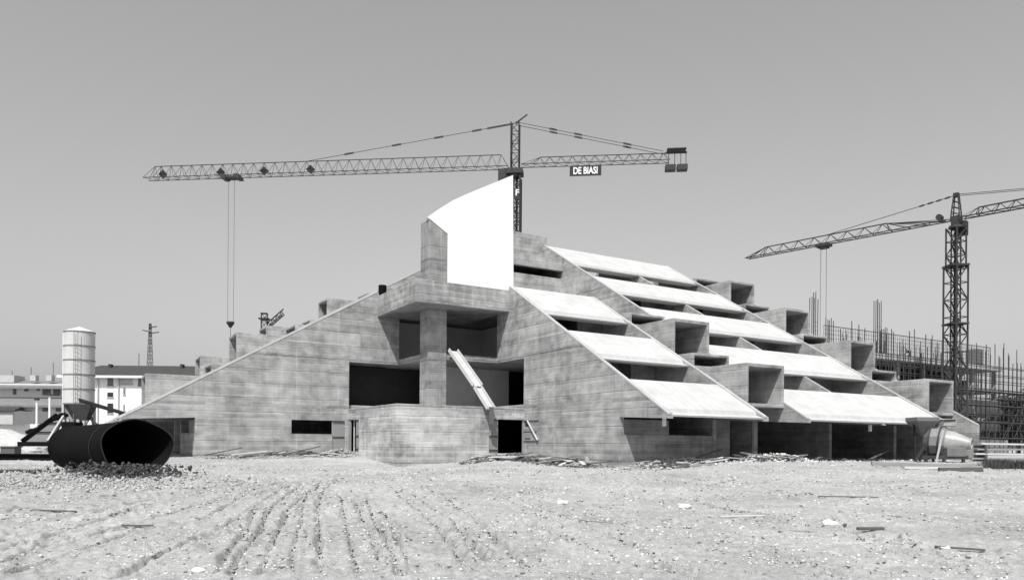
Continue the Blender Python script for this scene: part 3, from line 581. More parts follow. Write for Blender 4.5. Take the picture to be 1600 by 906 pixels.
def worker(loc, rz):
    me = bpy.data.meshes.new('person')
    J = {'pel': (0, 0, .72), 'chest': (.28, 0, 1.02), 'neck': (.42, 0, 1.16), 'head': (.52, 0, 1.3), 'headt': (.56, 0, 1.42),
         'hl': (.02, .1, .68), 'kl': (.3, .14, .42), 'al': (.02, .14, .08), 'fl': (.2, .15, .04), 'hr': (.02, -.1, .68), 'kr': (.12, -.14, .4), 'ar': (-.18, -.14, .08), 'fr': (0, -.15, .04),
         'sl': (.32, .2, 1.06), 'el': (.5, .24, .82), 'wl': (.66, .16, .66), 'sr': (.32, -.2, 1.06), 'er': (.52, -.22, .82), 'wr': (.68, -.14, .64)}
    R = dict(pel=.15, chest=.16, neck=.06, head=.1, headt=.08, hl=.1, kl=.065, al=.045, fl=.04, hr=.1, kr=.065, ar=.045, fr=.04, sl=.07, el=.05, wl=.04, sr=.07, er=.05, wr=.04)
    ks = list(J); E_ = [('pel', 'chest'), ('chest', 'neck'), ('neck', 'head'), ('head', 'headt'), ('pel', 'hl'), ('hl', 'kl'), ('kl', 'al'), ('al', 'fl'), ('pel', 'hr'), ('hr', 'kr'), ('kr', 'ar'), ('ar', 'fr'), ('chest', 'sl'), ('sl', 'el'), ('el', 'wl'), ('chest', 'sr'), ('sr', 'er'), ('er', 'wr')]
    me.from_pydata([J[k] for k in ks], [(ks.index(a), ks.index(b)) for a, b in E_], []); o = bpy.data.objects.new('person', me); COL.objects.link(o)
    o.modifiers.new('skin', 'SKIN')
    for i, k in enumerate(ks): me.skin_vertices[0].data[i].radius = (R[k], R[k]); me.skin_vertices[0].data[i].use_root = (k == 'pel')
    o.modifiers.new('sub', 'SUBSURF').levels = 1; me.materials.append(M['cloth_dark']); o.location = loc; o.rotation_euler = (0, 0, rz); return o
# stands on the top slab of the unfinished block
q = None
for i in range(400):
    c = ab2w(44 + i * .1, 6.0, 0)
    if c.x / c.y * FPX + CX > 1421: q = c; break
tag(worker((q.x, q.y, 11.6), 2.6), 'worker in dark clothes bending over on the top slab', 'person')

# ------------------------------------------------------------------ left background: houses, silo, plant, pylon
def house_row():
    Y0 = 128
    base = at(40, 700, Y0); base.z = 0; root = empty('terraced_houses', base); V = lambda x, y, d=0: at(x, y, Y0 + d) - base
    def wall(x0, y0, x1, y1, d, th, nm, mat):
        p, q = V(x0, y1, d), V(x1, y0, d); return MB().box(p.x, d, p.z, q.x, d + th, q.z).build(nm, mat, root)
    def roof(x0, x1, ye, yr, d, dep, mat):
        p, q = V(x0, ye, d), V(x1, ye, d); zr = V(x0, yr, d).z
        return MB().add([(p.x, d, p.z), (q.x, d, p.z), (q.x, d + dep, zr), (p.x, d + dep, zr), (p.x, d, p.z - .35), (q.x, d, p.z - .35), (q.x, d + dep, zr - .35), (p.x, d + dep, zr - .35)], [(0, 1, 2, 3), (7, 6, 5, 4), (0, 4, 5, 1), (1, 5, 6, 2), (2, 6, 7, 3), (3, 7, 4, 0)]).build('roof', mat, root)
    wall(-60, 600, 102, 690, 4, 8, 'upper_wall', 'plaster_white'); wall(-60, 637, 102, 700, 0, 4, 'lower_wall', 'plaster_white')
    roof(-62, 104, 603, 588, 2.2, 7, 'roof_mid'); roof(-62, 104, 632, 617, -1.5, 5.5, 'roof_mid'); roof(-62, 22, 640, 630, -3.5, 3, 'roof_tile')
    wall(-40, 586, 22, 597, 6, 3, 'attic_wall', 'plaster_grey')
    for x0, x1, y0, y1 in ((20, 25, 603, 616), (38, 44, 606, 611), (57, 62, 603, 610), (66, 79, 604, 617), (83, 94, 606, 618), (-20, -10, 604, 616)):
        wall(x0, y0, x1, y1, 3.9, .1, 'window', 'shutter')
    for x0, x1, y0, y1 in ((36, 50, 642, 645), (66, 76, 634, 643), (87, 98, 633, 644), (-20, 8, 640, 646)): wall(x0, y0, x1, y1, -.1, .1, 'window', 'shutter')
    wall(22, 643, 102, 662, -4.5, .3, 'garden_wall', 'shutter')
    wall(-40, 640, 20, 662, -3.2, 3, 'garage', 'plaster_grey')
    for x in (51, 76): MB().box(V(x, 590, 5).x - .5, 5, V(x, 592, 5).z - .3, V(x, 590, 5).x + .5, 6, V(x, 586, 5).z).build('chimney', 'plaster_grey', root)
    for x, yt in ((10, 578), (40, 572), (75, 565)):
        p = V(x, 590, 5); h = V(x, yt, 5).z; MB().tube((p.x, 6.5, p.z - .6), (p.x, 6.5, h), .05, 4).build('aerial', 'rebar', root)
    tag(root, 'low pale row of houses with stepped tiled roofs behind the silo', 'houses')
house_row()
def white_house():
    Y0 = 108; base = at(220, 700, Y0); base.z = 0; root = empty('white_house', base); V = lambda x, y, d=0: at(x, y, Y0 + d) - base
    xl, xr = V(140, 600).x, V(330, 600).x; ze = V(200, 588).z; zr = V(200, 571, 5).z
    MB().box(xl, 0, -.4, xr, 10, ze).build('wall', 'plaster_white', root)
    xo = V(95, 600).x
    MB().add([(xo, -.9, ze), (xr + .5, -.9, ze), (xr - 2, 5, zr), (xo + 3, 5, zr), (xo, 10.9, ze), (xr + .5, 10.9, ze)], [(0, 1, 2, 3), (4, 3, 2, 5), (0, 3, 4), (1, 5, 2), (0, 4, 5, 1)]).build('roof', 'roof_tile', root)
    MB().box(xo, -1.0, ze - .28, xr + .5, -.86, ze + .05).build('gutter', 'plaster_white', root)
    def w(x0, x1, y0, y1, mat='shutter'):
        p, q = V(x0, y1), V(x1, y0); o = MB().box(p.x, -.06, p.z, q.x, .02, q.z).build('window', mat, root)
        MB().box(p.x - .1, -.16, p.z - .12, q.x + .1, -.02, p.z - .02).build('sill', 'plaster_grey', o)
    w(168, 177, 590, 603); w(168, 177, 613, 620, 'glass_dark'); w(168, 177, 630, 645, 'glass_dark'); w(216, 223, 591, 603); w(185, 207, 592, 600, 'plaster_grey'); w(193, 196, 606, 616); w(193, 195, 632, 640)
    for x in (154, 186): MB().tube((V(x, 600).x, -.15, -.3), (V(x, 600).x, -.15, ze - .2), .09, 6).build('downpipe', 'plaster_grey', root)
    MB().box(V(131, 600).x, 1.0, -.4, xl, 9, V(135, 600).z).build('side_wing', 'plaster_white', root)
    for x in (150, 266): MB().box(V(x - 2, 580).x, 3.5, ze + .3, V(x + 2, 580).x, 4.3, V(x, 569, 4).z).build('chimney', 'bark', root)
    p = V(217, 572, 5); MB().tube((p.x, 5, p.z - 1), (p.x, 5, V(217, 552, 5).z), .05, 4).build('aerial', 'rebar', root)
    tag(root, 'white two-storey house with dark hipped roof behind the left wing', 'house')
white_house()
def silo():
    Y0 = 70; c = at(123, 700, Y0); c.z = float(gbase(c.x, Y0)); root = empty('cement_silo', c); Z = lambda y: at(123, y, Y0).z - c.z; R = 1.28
    zt, zb = Z(519.5), Z(632)
    MB().lathe((0, 0, zb), (0, 0, 1), [(0, R), (zt - zb, R)], 40).build('drum', 'silo_paint', root, smooth=False)
    MB().lathe((0, 0, zt), (0, 0, 1), [(0, R + .05), (.06, R + .05), (.5, .12)], 40).build('cone_roof', 'plaster_white', root)
    MB().lathe((0, 0, zb - 1.9), (0, 0, 1), [(0, .2), (1.9, R)], 32).build('discharge_cone', 'dark_steel', root)
    for y in (519.5, 541.5, 563.5, 586, 608.5, 631): MB().lathe((0, 0, Z(y)), (0, 0, 1), [(-.05, R), (-.05, R + .05), (.05, R + .05), (.05, R)], 40, cap=False).build('hoop', 'silo_band', root)
    for sx in (-1, 1):
        for sy in (-1, 1):
            MB().bar((sx * .95, sy * .85, -.2), (sx * .95, sy * .85, zb), .2).build('leg', 'plaster_grey', root)
    for s_ in (-1, 1): MB().bar((-.95, s_ * .87, .4), (.95, s_ * .87, zb - .5), .09).build('brace', 'plaster_grey', root)
    MB().tube((-R - .12, -.2, 0), (-R - .12, -.2, zt), .05, 6).build('fill_pipe', 'plaster_white', root)
    m = MB()
    for sx in (-.18, .18): m.tube((sx + .5, -R - .16, .3), (sx + .5, -R - .16, zt), .025, 5)
    for k in range(26): m.tube((.32, -R - .16, .5 + k * .38), (.68, -R - .16, .5 + k * .38), .018, 4)
    m.build('ladder', 'silo_band', root)
    tag(root, 'pale banded cement silo with conical cap standing on legs', 'silo')
silo()
def conveyor():
    Y0 = 67; c = at(165, 700, Y0); c.z = float(gbase(c.x, Y0)); root = empty('conveyor', c); V = lambda x, y, d=0: at(x, y, Y0 + d) - c
    p, q = V(128, 627), V(195, 646)
    MB().bar(p, q, .9, .22).build('belt_frame', 'dark_steel', root); MB().bar(p + Vector((0, -.5, .18)), q + Vector((0, -.5, .12)), .06, .2).build('guard_rail', 'rust_rim', root)
    MB().bar(V(138, 630), V(152, 692), .14).build('leg', 'dark_steel', root); MB().bar(V(134, 650), V(160, 668), .12).build('brace', 'dark_steel', root)
    MB().bar(V(188, 644), V(190, 692), .14).build('leg', 'dark_steel', root)
    m = MB(); a = V(130, 632); m.add([a + Vector((-1.0, -.6, 0)), a + Vector((1.0, -.6, 0)), a + Vector((1.0, .6, 0)), a + Vector((-1.0, .6, 0)), a + Vector((-.4, -.25, -1.4)), a + Vector((.4, -.25, -1.4)), a + Vector((.4, .25, -1.4)), a + Vector((-.4, .25, -1.4))], [(0, 1, 2, 3), (7, 6, 5, 4), (0, 4, 5, 1), (1, 5, 6, 2), (2, 6, 7, 3), (3, 7, 4, 0)]).build('hopper', 'dark_steel', root)
    tag(root, 'dark inclined conveyor with hopper next to the cement silo', 'conveyor')
conveyor()
def scraper():
    Y0 = 50; c = at(75, 700, Y0); c.z = float(gbase(c.x, Y0)); root = empty('aggregate_loader', c); V = lambda x, y, d=0: at(x, y, Y0 + d) - c
    a, b, e, f = V(36, 691), V(76, 691), V(102, 650, 2), V(90, 650, 2)
    m = MB(); m.add([a, b, e, f] + [p + Vector((0, .1, -.12)) for p in (a, b, e, f)], [(0, 1, 2, 3), (7, 6, 5, 4), (0, 4, 5, 1), (1, 5, 6, 2), (2, 6, 7, 3), (3, 7, 4, 0)]); m.build('ramp_plate', 'shutter', root)
    MB().bar(a + Vector((0, -.1, .1)), f + Vector((0, -.1, .1)), .2, .22).build('ramp_edge', 'black_iron', root); MB().bar(b + Vector((0, -.1, .1)), e + Vector((0, -.1, .1)), .12, .14).build('ramp_edge', 'plaster_grey', root)
    MB().bar(a + Vector((-.2, -.15, -.1)), b + Vector((.4, -.15, -.1)), .25, .3).build('sill_beam', 'black_iron', root)
    for t in (.35, .7): MB().bar(a.lerp(f, t) + Vector((0, -.12, .05)), b.lerp(e, t) + Vector((0, -.12, .05)), .08).build('rib', 'black_iron', root)
    m = MB(); g0_, g1_ = V(46, 676, 1.2), V(101, 648, 2)
    for k in range(15): q = g0_.lerp(g1_, k / 14); m.obox(q + Vector((0, 0, random.uniform(-.06, .1))), Vector((.12, 0, .06)), Vector((0, .25, 0)), Vector((-.03, 0, .09)))
    m.bar(g0_ - Vector((0, 0, .15)), g1_ - Vector((0, 0, .15)), .08)
    m.build('bucket_chain', 'black_iron', root)
    MB().obox(V(113, 668, 1.5), (.5, 0, 0), (0, .5, 0), (0, 0, .4)).build('engine_box', 'black_iron', root, bevel=.08)
    for x in (100, 107, 122): MB().bar(V(x, 655, 1.5), V(x + 1, 693, 1.5), .14).build('post', 'plaster_grey', root)
    tag(root, 'dark aggregate loader with ribbed ramp and bucket chain behind the big pipe', 'loader')
scraper()
def pylon():
    Y0 = 260; p = at(234, 600, Y0); base = Vector((p.x, Y0, 0)); root = empty('power_pylon', base); zt = at(234, 505, Y0).z
    m = MB()
    for sx in (-1, 1):
        for sy in (-1, 1): m.tube((sx * 1.5, sy * 1.5, 0), (sx * .25, sy * .25, zt), .09, 4)
    n = 16
    for i in range(n):
        t0, t1 = i / n, (i + 1) / n; w0, w1 = 1.5 - 1.25 * t0, 1.5 - 1.25 * t1
        for s_ in (-1, 1): m.tube((-w0, s_ * w0, zt * t0), (w1, s_ * w1, zt * t1), .05, 4); m.tube((s_ * w0, w0, zt * t0), (s_ * w1, -w1, zt * t1), .05, 4); m.tube((w0, s_ * w0, zt * t0), (-w1, s_ * w1, zt * t1), .05, 4)
    m.build('tower', 'dark_steel', root)
    for y, l in ((512, 1.0), (518, -1.0), (521, 1.3)):
        z = at(234, y, Y0).z; MB().bar((-.4 * abs(l), 0, z), (l * 2.3 if l > 0 else l * 2.6, 0, z + .5), .3).build('crossarm', 'dark_steel', root)
    tag(root, 'lattice power pylon standing far behind the white house roof', 'pylon')
pylon()
for i, (x, yt, yb, Y0, lab) in enumerate(((57, 625, 690, 90, 'thin pale pole in front of the dark garden wall'), (77, 618, 690, 90, 'capped lamp post in front of the garden wall, next to the silo'))):
    c = at(x, 700, Y0); c.z = 0; o = empty('lamp_post', c); z = at(x, yt, Y0).z; MB().tube((0, 0, -.1), (0, 0, z), .12, 8).build('post', 'plaster_white', o); MB().lathe((0, 0, z), (0, 0, 1), [(0, .3), (.18, .32), (.3, .1)], 10).build('cap', 'dark_steel', o); tag(o, lab, 'post')
def heap(name, mat, x, y, Y0, rx, ry, h, label, cat, seed, sub=3, rough=.3):
    bm = bmesh.new(); bmesh.ops.create_icosphere(bm, subdivisions=sub, radius=1); rr = random.Random(seed)
    c = at(x, y, Y0); c.z = gz(c.x, Y0) - .02
    co = np.array([v.co[:] for v in bm.verts]); nz = vnoise(co[:, 0] * rx + seed, co[:, 1] * ry + co[:, 2] * 3, 2.2, seed) - .5
    nz2 = vnoise(co[:, 0] * rx + seed, co[:, 1] * ry + co[:, 2] * 5, 6.5, seed + 1) - .5
    for v, k, k2 in zip(bm.verts, nz, nz2):
        f = 1 + rough * k + rough * .6 * k2; zz = v.co.z
        v.co = Vector((v.co.x * rx * f, v.co.y * ry * f, max(zz, -.12) * h * (f if zz > 0 else 1) * (1 - .35 * (v.co.x ** 2 + v.co.y ** 2))))
    me = bpy.data.meshes.new(name); bm.to_mesh(me); bm.free(); me.materials.append(M[mat]); o = bpy.data.objects.new(name, me); COL.objects.link(o); o.location = c
    return tag(o, label, cat)
heap('sand_heap', 'sand', 32, 690, 54, 2.2, 1.6, 1.3, 'grey sand heap with smooth side next to the aggregate loader', 'heap', 3, 4, .12)
heap('gravel_heap', 'sand', -8, 690, 60, 3.6, 2, 1.8, 'bright pale gravel heap behind the grey sand heap', 'heap', 5, 4, .12)
def laid_bar(name, mat, x0, y0, x1, y1, Y0, w, h, label, cat):
    p, q = at(x0, y0, Y0), at(x1, y1, Y0); c = (p + q) / 2; o = MB().bar(p - c, q - c, w, h).build(name, mat); o.location = c; return tag(o, label, cat)
p = at(-60, 704, 40); q = at(80, 703, 40); zz = max(gz(p.x, 40), gz(q.x, 40)) + .16
m = MB(); L_ = q.x - p.x
m.box(0, -.15, -.18, L_, .15, -.12).box(0, -.04, -.12, L_, .04, .12).box(0, -.15, .12, L_, .15, .18); o = m.build('steel_beam', 'black_iron'); o.location = (p.x, 40, zz); tag(o, 'long black steel beam lying on the ground left of the big pipe', 'beam')
c = at(17, 697, 43); o = MB().box(-.4, -.3, 0, .4, .3, .55).box(-.45, -.35, .55, .45, .35, .62).build('crate', 'plank_dark'); o.location = (c.x, 43, gz(c.x, 43)); tag(o, 'small dark crate standing in front of the sand heap', 'crate')

# ------------------------------------------------------------------ the big black steel pipe
def big_pipe():
    mo = at(213, 694.5, 25.4); fa = at(112, 696, 29.6); mid = mo.lerp(fa, .26)
    gzz = gz(mo.x, mo.y); root = empty('steel_pipe', (mo.x, mo.y, gzz)); O = Vector((mo.x, mo.y, gzz))
    ax = (fa - mo); ax.z = 0; ax.normalize(); side = ax.cross(Vector((0, 0, 1))).normalized()
    f_ax = Vector((-.42, .9, 0)).normalized(); f_side = f_ax.cross(Vector((0, 0, 1))).normalized()
    up = Vector((0, 0, 1)); N = 56
    def ring(c, sd, rw, rh): return [c - O + sd * rw * math.cos(t) + up * rh * math.sin(t) for t in [2 * math.pi * i / N for i in range(N)]]
    prof = [(fa, side, .84, .84), (fa.lerp(mid, .5), side, .85, .85), (mid, side.lerp(f_side, .3), .9, .87), (mo.lerp(mid, .35), side.lerp(f_side, .75).normalized(), 1.06, .92), (mo, f_side, 1.13, .95)]; dent = lambda t: 1 + .03 * math.sin(3 * t + 1) + .02 * math.sin(5 * t) + (.05 * math.cos(t) if math.cos(t) < 0 else 0)
    def dring(k, c, sd, rw, rh): return [c - O + (sd * rw * math.cos(t) + up * rh * math.sin(t)) * (1 + (dent(t) - 1) * (0, 0, .15, .6, 1)[k]) for t in [2 * math.pi * i / N for i in range(N)]]
    outer = [dring(k, *p) for k, p in enumerate(prof)]; inner = [dring(k, c, s, w - .035, h - .035) for k, (c, s, w, h) in enumerate(prof)]
    vs = sum(outer, []) + sum(inner, []); n5 = len(prof); fs = []
    for k in range(n5 - 1):
        for i in range(N):
            j = (i + 1) % N; fs.append((k * N + i, k * N + j, (k + 1) * N + j, (k + 1) * N + i)); o2 = n5 * N; fs.append((o2 + k * N + j, o2 + k * N + i, o2 + (k + 1) * N + i, o2 + (k + 1) * N + j))
    for i in range(N): j = (i + 1) % N; fs.append((i, n5 * N + i, n5 * N + j, j))
    MB().add(vs, fs).build('shell', 'black_iron', root, smooth=True)
    r = [dring(4, mo, f_side, 1.137, .957), dring(4, mo - f_ax * .03, f_side, 1.137, .957), dring(4, mo - f_ax * .03, f_side, 1.1, .92), dring(4, mo, f_side, 1.1, .92)]
    fs = [(a * N + i, a * N + (i + 1) % N, ((a + 1) % 4) * N + (i + 1) % N, ((a + 1) % 4) * N + i) for a in range(4) for i in range(N)]
    MB().add(sum(r, []), fs).build('mouth_rim', 'rust_rim', root)
    rc = mid; s2 = side.lerp(f_side, .3); r = [ring(rc + ax * .04, s2, .915, .885), ring(rc - ax * .04, s2, .93, .89)]
    MB().add(sum(r, []), [(i, (i + 1) % N, N + (i + 1) % N, N + i) for i in range(N)]).build('weld_band', 'dark_steel', root)
    d = ring(fa + ax * .0, side, .83, .83); MB().add(d, [tuple(range(N))]).build('end_plate', 'black_iron', root)
    zmin = min((v[2] for v in (Vector(p) for p in sum(outer, []))))
    root.location.z = gzz - zmin - .06
    tag(root, 'large black steel pipe lying on the ground with its wide mouth open', 'pipe')
big_pipe()

# ------------------------------------------------------------------ concrete mixer and what lies round it
def mixer():
    Y0 = 44; c = at(1478, 720, Y0); c.z = gz(c.x, Y0); root = empty('concrete_mixer', c); V = lambda x, y, d=0: at(x, y, Y0 + d) - c
    ax = Vector((.76, -.64, -.08)).normalized(); p = V(1516, 693, -.8) - ax * 2.35
    MB().lathe(p, ax, [(0, .5), (.3, .86), (.95, .86), (1.15, .7)], 10, ph=.3).build('drum', 'mixer_paint', root)
    q0 = p + ax * 1.15; MB().lathe(q0, ax, [(0, .68), (.35, .64), (1.12, .33), (1.2, .31)], 28, cap=False).build('drum_cone', 'mixer_pale', root, smooth=True)
    e = q0 + ax * 1.2; MB().lathe(e, ax, [(0, .34), (.09, .34), (.09, .28), (0, .28)], 28, cap=False).build('mouth_ring', 'mixer_pale', root)
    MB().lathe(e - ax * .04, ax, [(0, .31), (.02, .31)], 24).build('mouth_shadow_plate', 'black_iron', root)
    for t in (.35, .85): MB().lathe(p + ax * t, ax, [(-.04, .86), (-.04, .91), (.04, .91), (.04, .86)], 30, cap=False).build('drum_ring', 'dark_steel', root)
    h0 = V(1441, 652, .5); w = .66; hz = -1.05
    m = MB(); m.add([h0 + Vector((sx * w, sy * w, 0)) for sx, sy in ((-1, -1), (1, -1), (1, 1), (-1, 1))] + [h0 + Vector((sx * w, sy * w, -.22)) for sx, sy in ((-1, -1), (1, -1), (1, 1), (-1, 1))] + [h0 + Vector((sx * .12 + .05, sy * .12, hz)) for sx, sy in ((-1, -1), (1, -1), (1, 1), (-1, 1))],
        [(i, (i + 1) % 4, 4 + (i + 1) % 4, 4 + i) for i in range(4)] + [(4 + i, 4 + (i + 1) % 4, 8 + (i + 1) % 4, 8 + i) for i in range(4)] + [(8, 9, 10, 11)]); m.build('hopper', 'grey_steel', root)
    gzl = lambda dx, dy: gz(c.x + dx, Y0 + dy) - c.z
    for x in (1428, 1456): t = V(x, 660, .5); MB().bar(t, (t.x + .1, t.y, gzl(t.x, t.y)), .1).build('hopper_leg', 'rust_rim', root)
    for d in (.1, .6):
        t, b = V(1466 + d * 14, 657, d), V(1428 + d * 14, 719, d); b.z = gzl(b.x, b.y) + .05; MB().bar(t, b, .1, .14).build('skip_rail', 'dark_steel' if d < .5 else 'grey_steel', root); MB().bar(t, t + Vector((.7, 0, .05)), .1, .1).build('rail_top', 'dark_steel', root)
    t, b = V(1474, 672, -1.2), V(1463, 721, -1.5); MB().bar(t, b, .05, .12).build('guide_board', 'plaster_grey', root)
    for d in (-.8, 1.0): MB().bar(V(1440, 714, d), V(1512, 714, d), .16, .2).build('chassis_beam', 'dark_steel', root)
    for x in (1447, 1475, 1505):
        MB().bar(V(x, 713, -.7), V(x, 713, 1.0), .14, .16).build('cross_beam', 'dark_steel', root)
        for d in (-.8, 1.0):
            t = V(x, 714, d); MB().bar(t, (t.x, t.y, gzl(t.x, t.y) - .03), .14).build('foot', 'dark_steel', root)
    MB().obox(V(1490, 706, -.6), (.55, 0, 0), (0, .35, 0), (0, 0, .28)).build('motor_box', 'grey_steel', root, bevel=.05)
    for x in (1458, 1494): MB().bar(V(x, 713, .3), V(x, 700, .3), .2, .9, up=(0, 1, 0)).build('drum_cradle', 'dark_steel', root)
    MB().obox(V(1479, 660, .9), (.45, 0, 0), (0, .3, 0), (0, 0, .22)).build('top_box', 'mixer_pale', root, bevel=.03)
    tag(root, 'grey concrete mixer with conical drum mouth and feed hopper', 'mixer')
mixer()
def lay(name, mat, X, Y, L, w, t, rz, tilt, label, cat, group=None, lift=0):
    dx, dy = math.cos(rz) * L / 2, math.sin(rz) * L / 2
    z0, z1 = gz(X - dx, Y - dy), gz(X + dx, Y + dy); zm = gz(X, Y)
    zc = max((z0 + z1) / 2, zm) + t / 2 + lift; pit = math.atan2(z1 - z0, L)
    o = MB().box(-L / 2, -w / 2, -t / 2, L / 2, w / 2, t / 2).build(name, mat, bevel=.006)
    o.rotation_euler = (random.uniform(-.1, .1), -(pit + tilt), rz); o.location = (X, Y, zc + abs(math.sin(tilt)) * L / 2 * .95); return tag(o, label, cat, group)
for i, (x0, x1, y, Y, t, mt) in enumerate(((1365, 1530, 733, 34.5, .2, 'plank_grey'), (1372, 1535, 728, 36.2, .2, 'plank_grey'), (1412, 1500, 739, 33.2, .14, 'plank_pale'), (1466, 1536, 743, 32.4, .22, 'plank_dark'))):
    p, q = at(x0, y, Y), at(x1, y, Y); lay('timber_beam', mt, (p.x + q.x) / 2, Y, q.x - p.x, .16, t * .8, -.1 + .05 * i, 0, ['longest grey timber beam lying flat in front of the concrete mixer', 'grey timber beam lying nearest the mixer feet', 'pale short timber beam lying among the grey beams', 'dark short timber beam lying beside the grass clump'][i], 'timber')
for i in range(4):                                        # stack of long boards
    for k in range(3):
        Y = 46.0 + k * .42; p = at(1518 + i * 4 + k * 5, 715, Y); X = p.x + 3.6; z = gz(p.x + 1, Y) * 0 + .12 + i * .3
        o = MB().box(-3.6, -.16, -.05, 3.6, .16, .05).build('long_board', 'plank_pale' if (i + k) % 2 else 'plank_grey', bevel=.006); o.location = (X, Y, z + .05); o.rotation_euler = (0, random.uniform(-.012, .012), random.uniform(-.03, .03))
        tag(o, ('pale' if (i + k) % 2 else 'grey') + ' long board in the ' + ('bottom', 'second', 'third', 'top')[i] + ' layer of the spaced stack beside the concrete mixer', 'board', 'boards in the spaced stack')
    for e in (0.8, 5.2):
        o = MB().box(-.07, -.6, -.09, .07, .6, .09).build('spacer_batten', 'plank_dark'); o.location = (at(1518, 715, 46).x + e, 46.4, .12 + i * .3 - .1); tag(o, 'short dark batten under the ' + ('bottom', 'second', 'third', 'top')[i] + ' layer of the spaced board stack', 'batten', 'battens in the spaced stack')

# debris along the foot of the walls
def scatter_planks(n, fa, label, group, mats=('plank_pale', 'plank_grey', 'plank_dark', 'plank_dark')):
    for i in range(n):
        a, b, rz = fa(); c = ab2w(a, b); L = random.uniform(.4, 1.3) if random.random() < .6 else random.uniform(1.3, 2.8)
        mt = random.choice(mats); lb_ = ('short ' if L < 1.3 else 'long ') + {'plank_pale': 'pale', 'plank_grey': 'grey', 'plank_dark': 'dark'}[mt] + ' ' + label
        lay('loose_plank', mt, c.x, c.y, L, random.uniform(.1, .24), random.uniform(.03, .07), rz, random.choice((0, 0, .05, .1, .2, -.12)), lb_, 'plank', group, lift=.02 + random.uniform(0, .2))
RZ = math.pi / 2 - TH
scatter_planks(40, lambda: (random.uniform(-17.5, -9.4), random.uniform(-2.6, -.5), RZ + random.gauss(0, .35)), 'loose plank in the litter below the gable wall with the slot window', 'planks below the slot window gable')
scatter_planks(48, lambda: (random.uniform(-2.2, -.5), random.uniform(-17.5, -9.6), RZ + random.gauss(.8, .9)), 'loose plank in the litter below the gable wall beside the doorway', 'planks below the doorway gable')
scatter_planks(46, lambda: (random.uniform(0, 10), random.uniform(-21.8, -18.6), RZ + random.gauss(0, .4)), 'loose plank before the apron wall under the lowest roof slab', 'planks in front of the apron wall')
scatter_planks(10, lambda: (random.uniform(11, 22), random.uniform(-22, -19.5), RZ + random.gauss(0, .2)), 'loose plank on the ground before the dark open ground floor', 'planks before the open ground floor')
scatter_planks(14, lambda: (random.uniform(-5, -1), random.uniform(-10.4, -9.2), RZ + random.gauss(0, .7)), 'loose plank in the rubble at the foot of the prow wall', 'planks at the prow wall')
def chunks(name, mat, n, fn, smin, smax, label, cat, kind='stuff', seed=1, flat=.6):
    r = np.random.default_rng(seed); t = (1 + 5 ** .5) / 2
    ico = np.array([(-1, t, 0), (1, t, 0), (-1, -t, 0), (1, -t, 0), (0, -1, t), (0, 1, t), (0, -1, -t), (0, 1, -t), (t, 0, -1), (t, 0, 1), (-t, 0, -1), (-t, 0, 1)]) / 1.9
    fc = np.array([(0, 11, 5), (0, 5, 1), (0, 1, 7), (0, 7, 10), (0, 10, 11), (1, 5, 9), (5, 11, 4), (11, 10, 2), (10, 7, 6), (7, 1, 8), (3, 9, 4), (3, 4, 2), (3, 2, 6), (3, 6, 8), (3, 8, 9), (4, 9, 5), (2, 4, 11), (6, 2, 10), (8, 6, 7), (9, 8, 1)])
    V_, F_ = [], []
    for i in range(n):
        X, Y, ex = fn(r); s = smin * (smax / smin) ** (r.random() ** 2.2) * (max(1, (Y / 11) ** .55) if name in ('gravel', 'dirt_clods', 'rut_dirt_shade', 'rut_crumbs') else 1); sc = s * r.uniform(.55, 1.3, 3); sc[2] *= flat
        v = ico * (1 + r.uniform(-.25, .25, (12, 1))) * sc; an = r.uniform(0, 6.28); cs, sn = math.cos(an), math.sin(an)
        v = np.stack([v[:, 0] * cs - v[:, 1] * sn + X, v[:, 0] * sn + v[:, 1] * cs + Y, v[:, 2] + gz(X, Y) + ex + sc[2] * .35], -1); V_.append(v); F_.append(fc + 12 * i)
    V_ = np.concatenate(V_); F_ = np.concatenate(F_); me = bpy.data.meshes.new(name); me.vertices.add(len(V_)); me.vertices.foreach_set('co', V_.ravel()); me.loops.add(F_.size); me.loops.foreach_set('vertex_index', F_.ravel().astype(np.int32))
    me.polygons.add(len(F_)); me.polygons.foreach_set('loop_start', np.arange(0, F_.size, 3)); me.polygons.foreach_set('loop_total', np.full(len(F_), 3)); me.update(calc_edges=True); me.validate()
    me.materials.append(M[mat]); o = bpy.data.objects.new(name, me); COL.objects.link(o); return tag(o, label, cat, None, kind)
def fld(y0=6.2, y1=40):
    def f(r):
        Y = y0 * (y1 / y0) ** (r.random() ** .75); X = r.uniform(-.76, .74) * Y; a, b = w2ab(X, Y)
        if vnoise(np.array(X), np.array(Y), .7, 33) + .5 * vnoise(np.array(X), np.array(Y), 2.3, 34) < r.uniform(.45, .95): return f(r)
        return X, Y, 0
    return f
chunks('gravel', 'stone_white', 15000, fld(), .005, .028, 'pale pebbles scattered over the rutted dirt', 'gravel', seed=11)
chunks('dirt_clods', 'stone_dark', 6500, fld(), .006, .034, 'dark clods and chips of wood scattered over the rutted dirt', 'clods', seed=12)
TW = np.array([math.dist(p, q) / (.5 * (p[1] + q[1])) ** .8 for p, q, _ in TRK]); TW /= TW.sum()
def intrack(r):                                        # keeps to the same wandering line as the groove itself
    p, q, ti = TRK[r.choice(len(TRK), p=TW)]; t = r.random(); X = p[0] + (q[0] - p[0]) * t; Y = p[1] + (q[1] - p[1]) * t
    d = np.array([q[1] - p[1], p[0] - q[0]]); d = d / np.hypot(*d); o = abs((float(vnoise(np.array(X), np.array(Y), 1.5, 20 + ti)) - .5) * .1) * r.choice((-1, 1)) * .4 + r.normal(0, .014)
    return X + d[0] * o, Y + d[1] * o, -.012
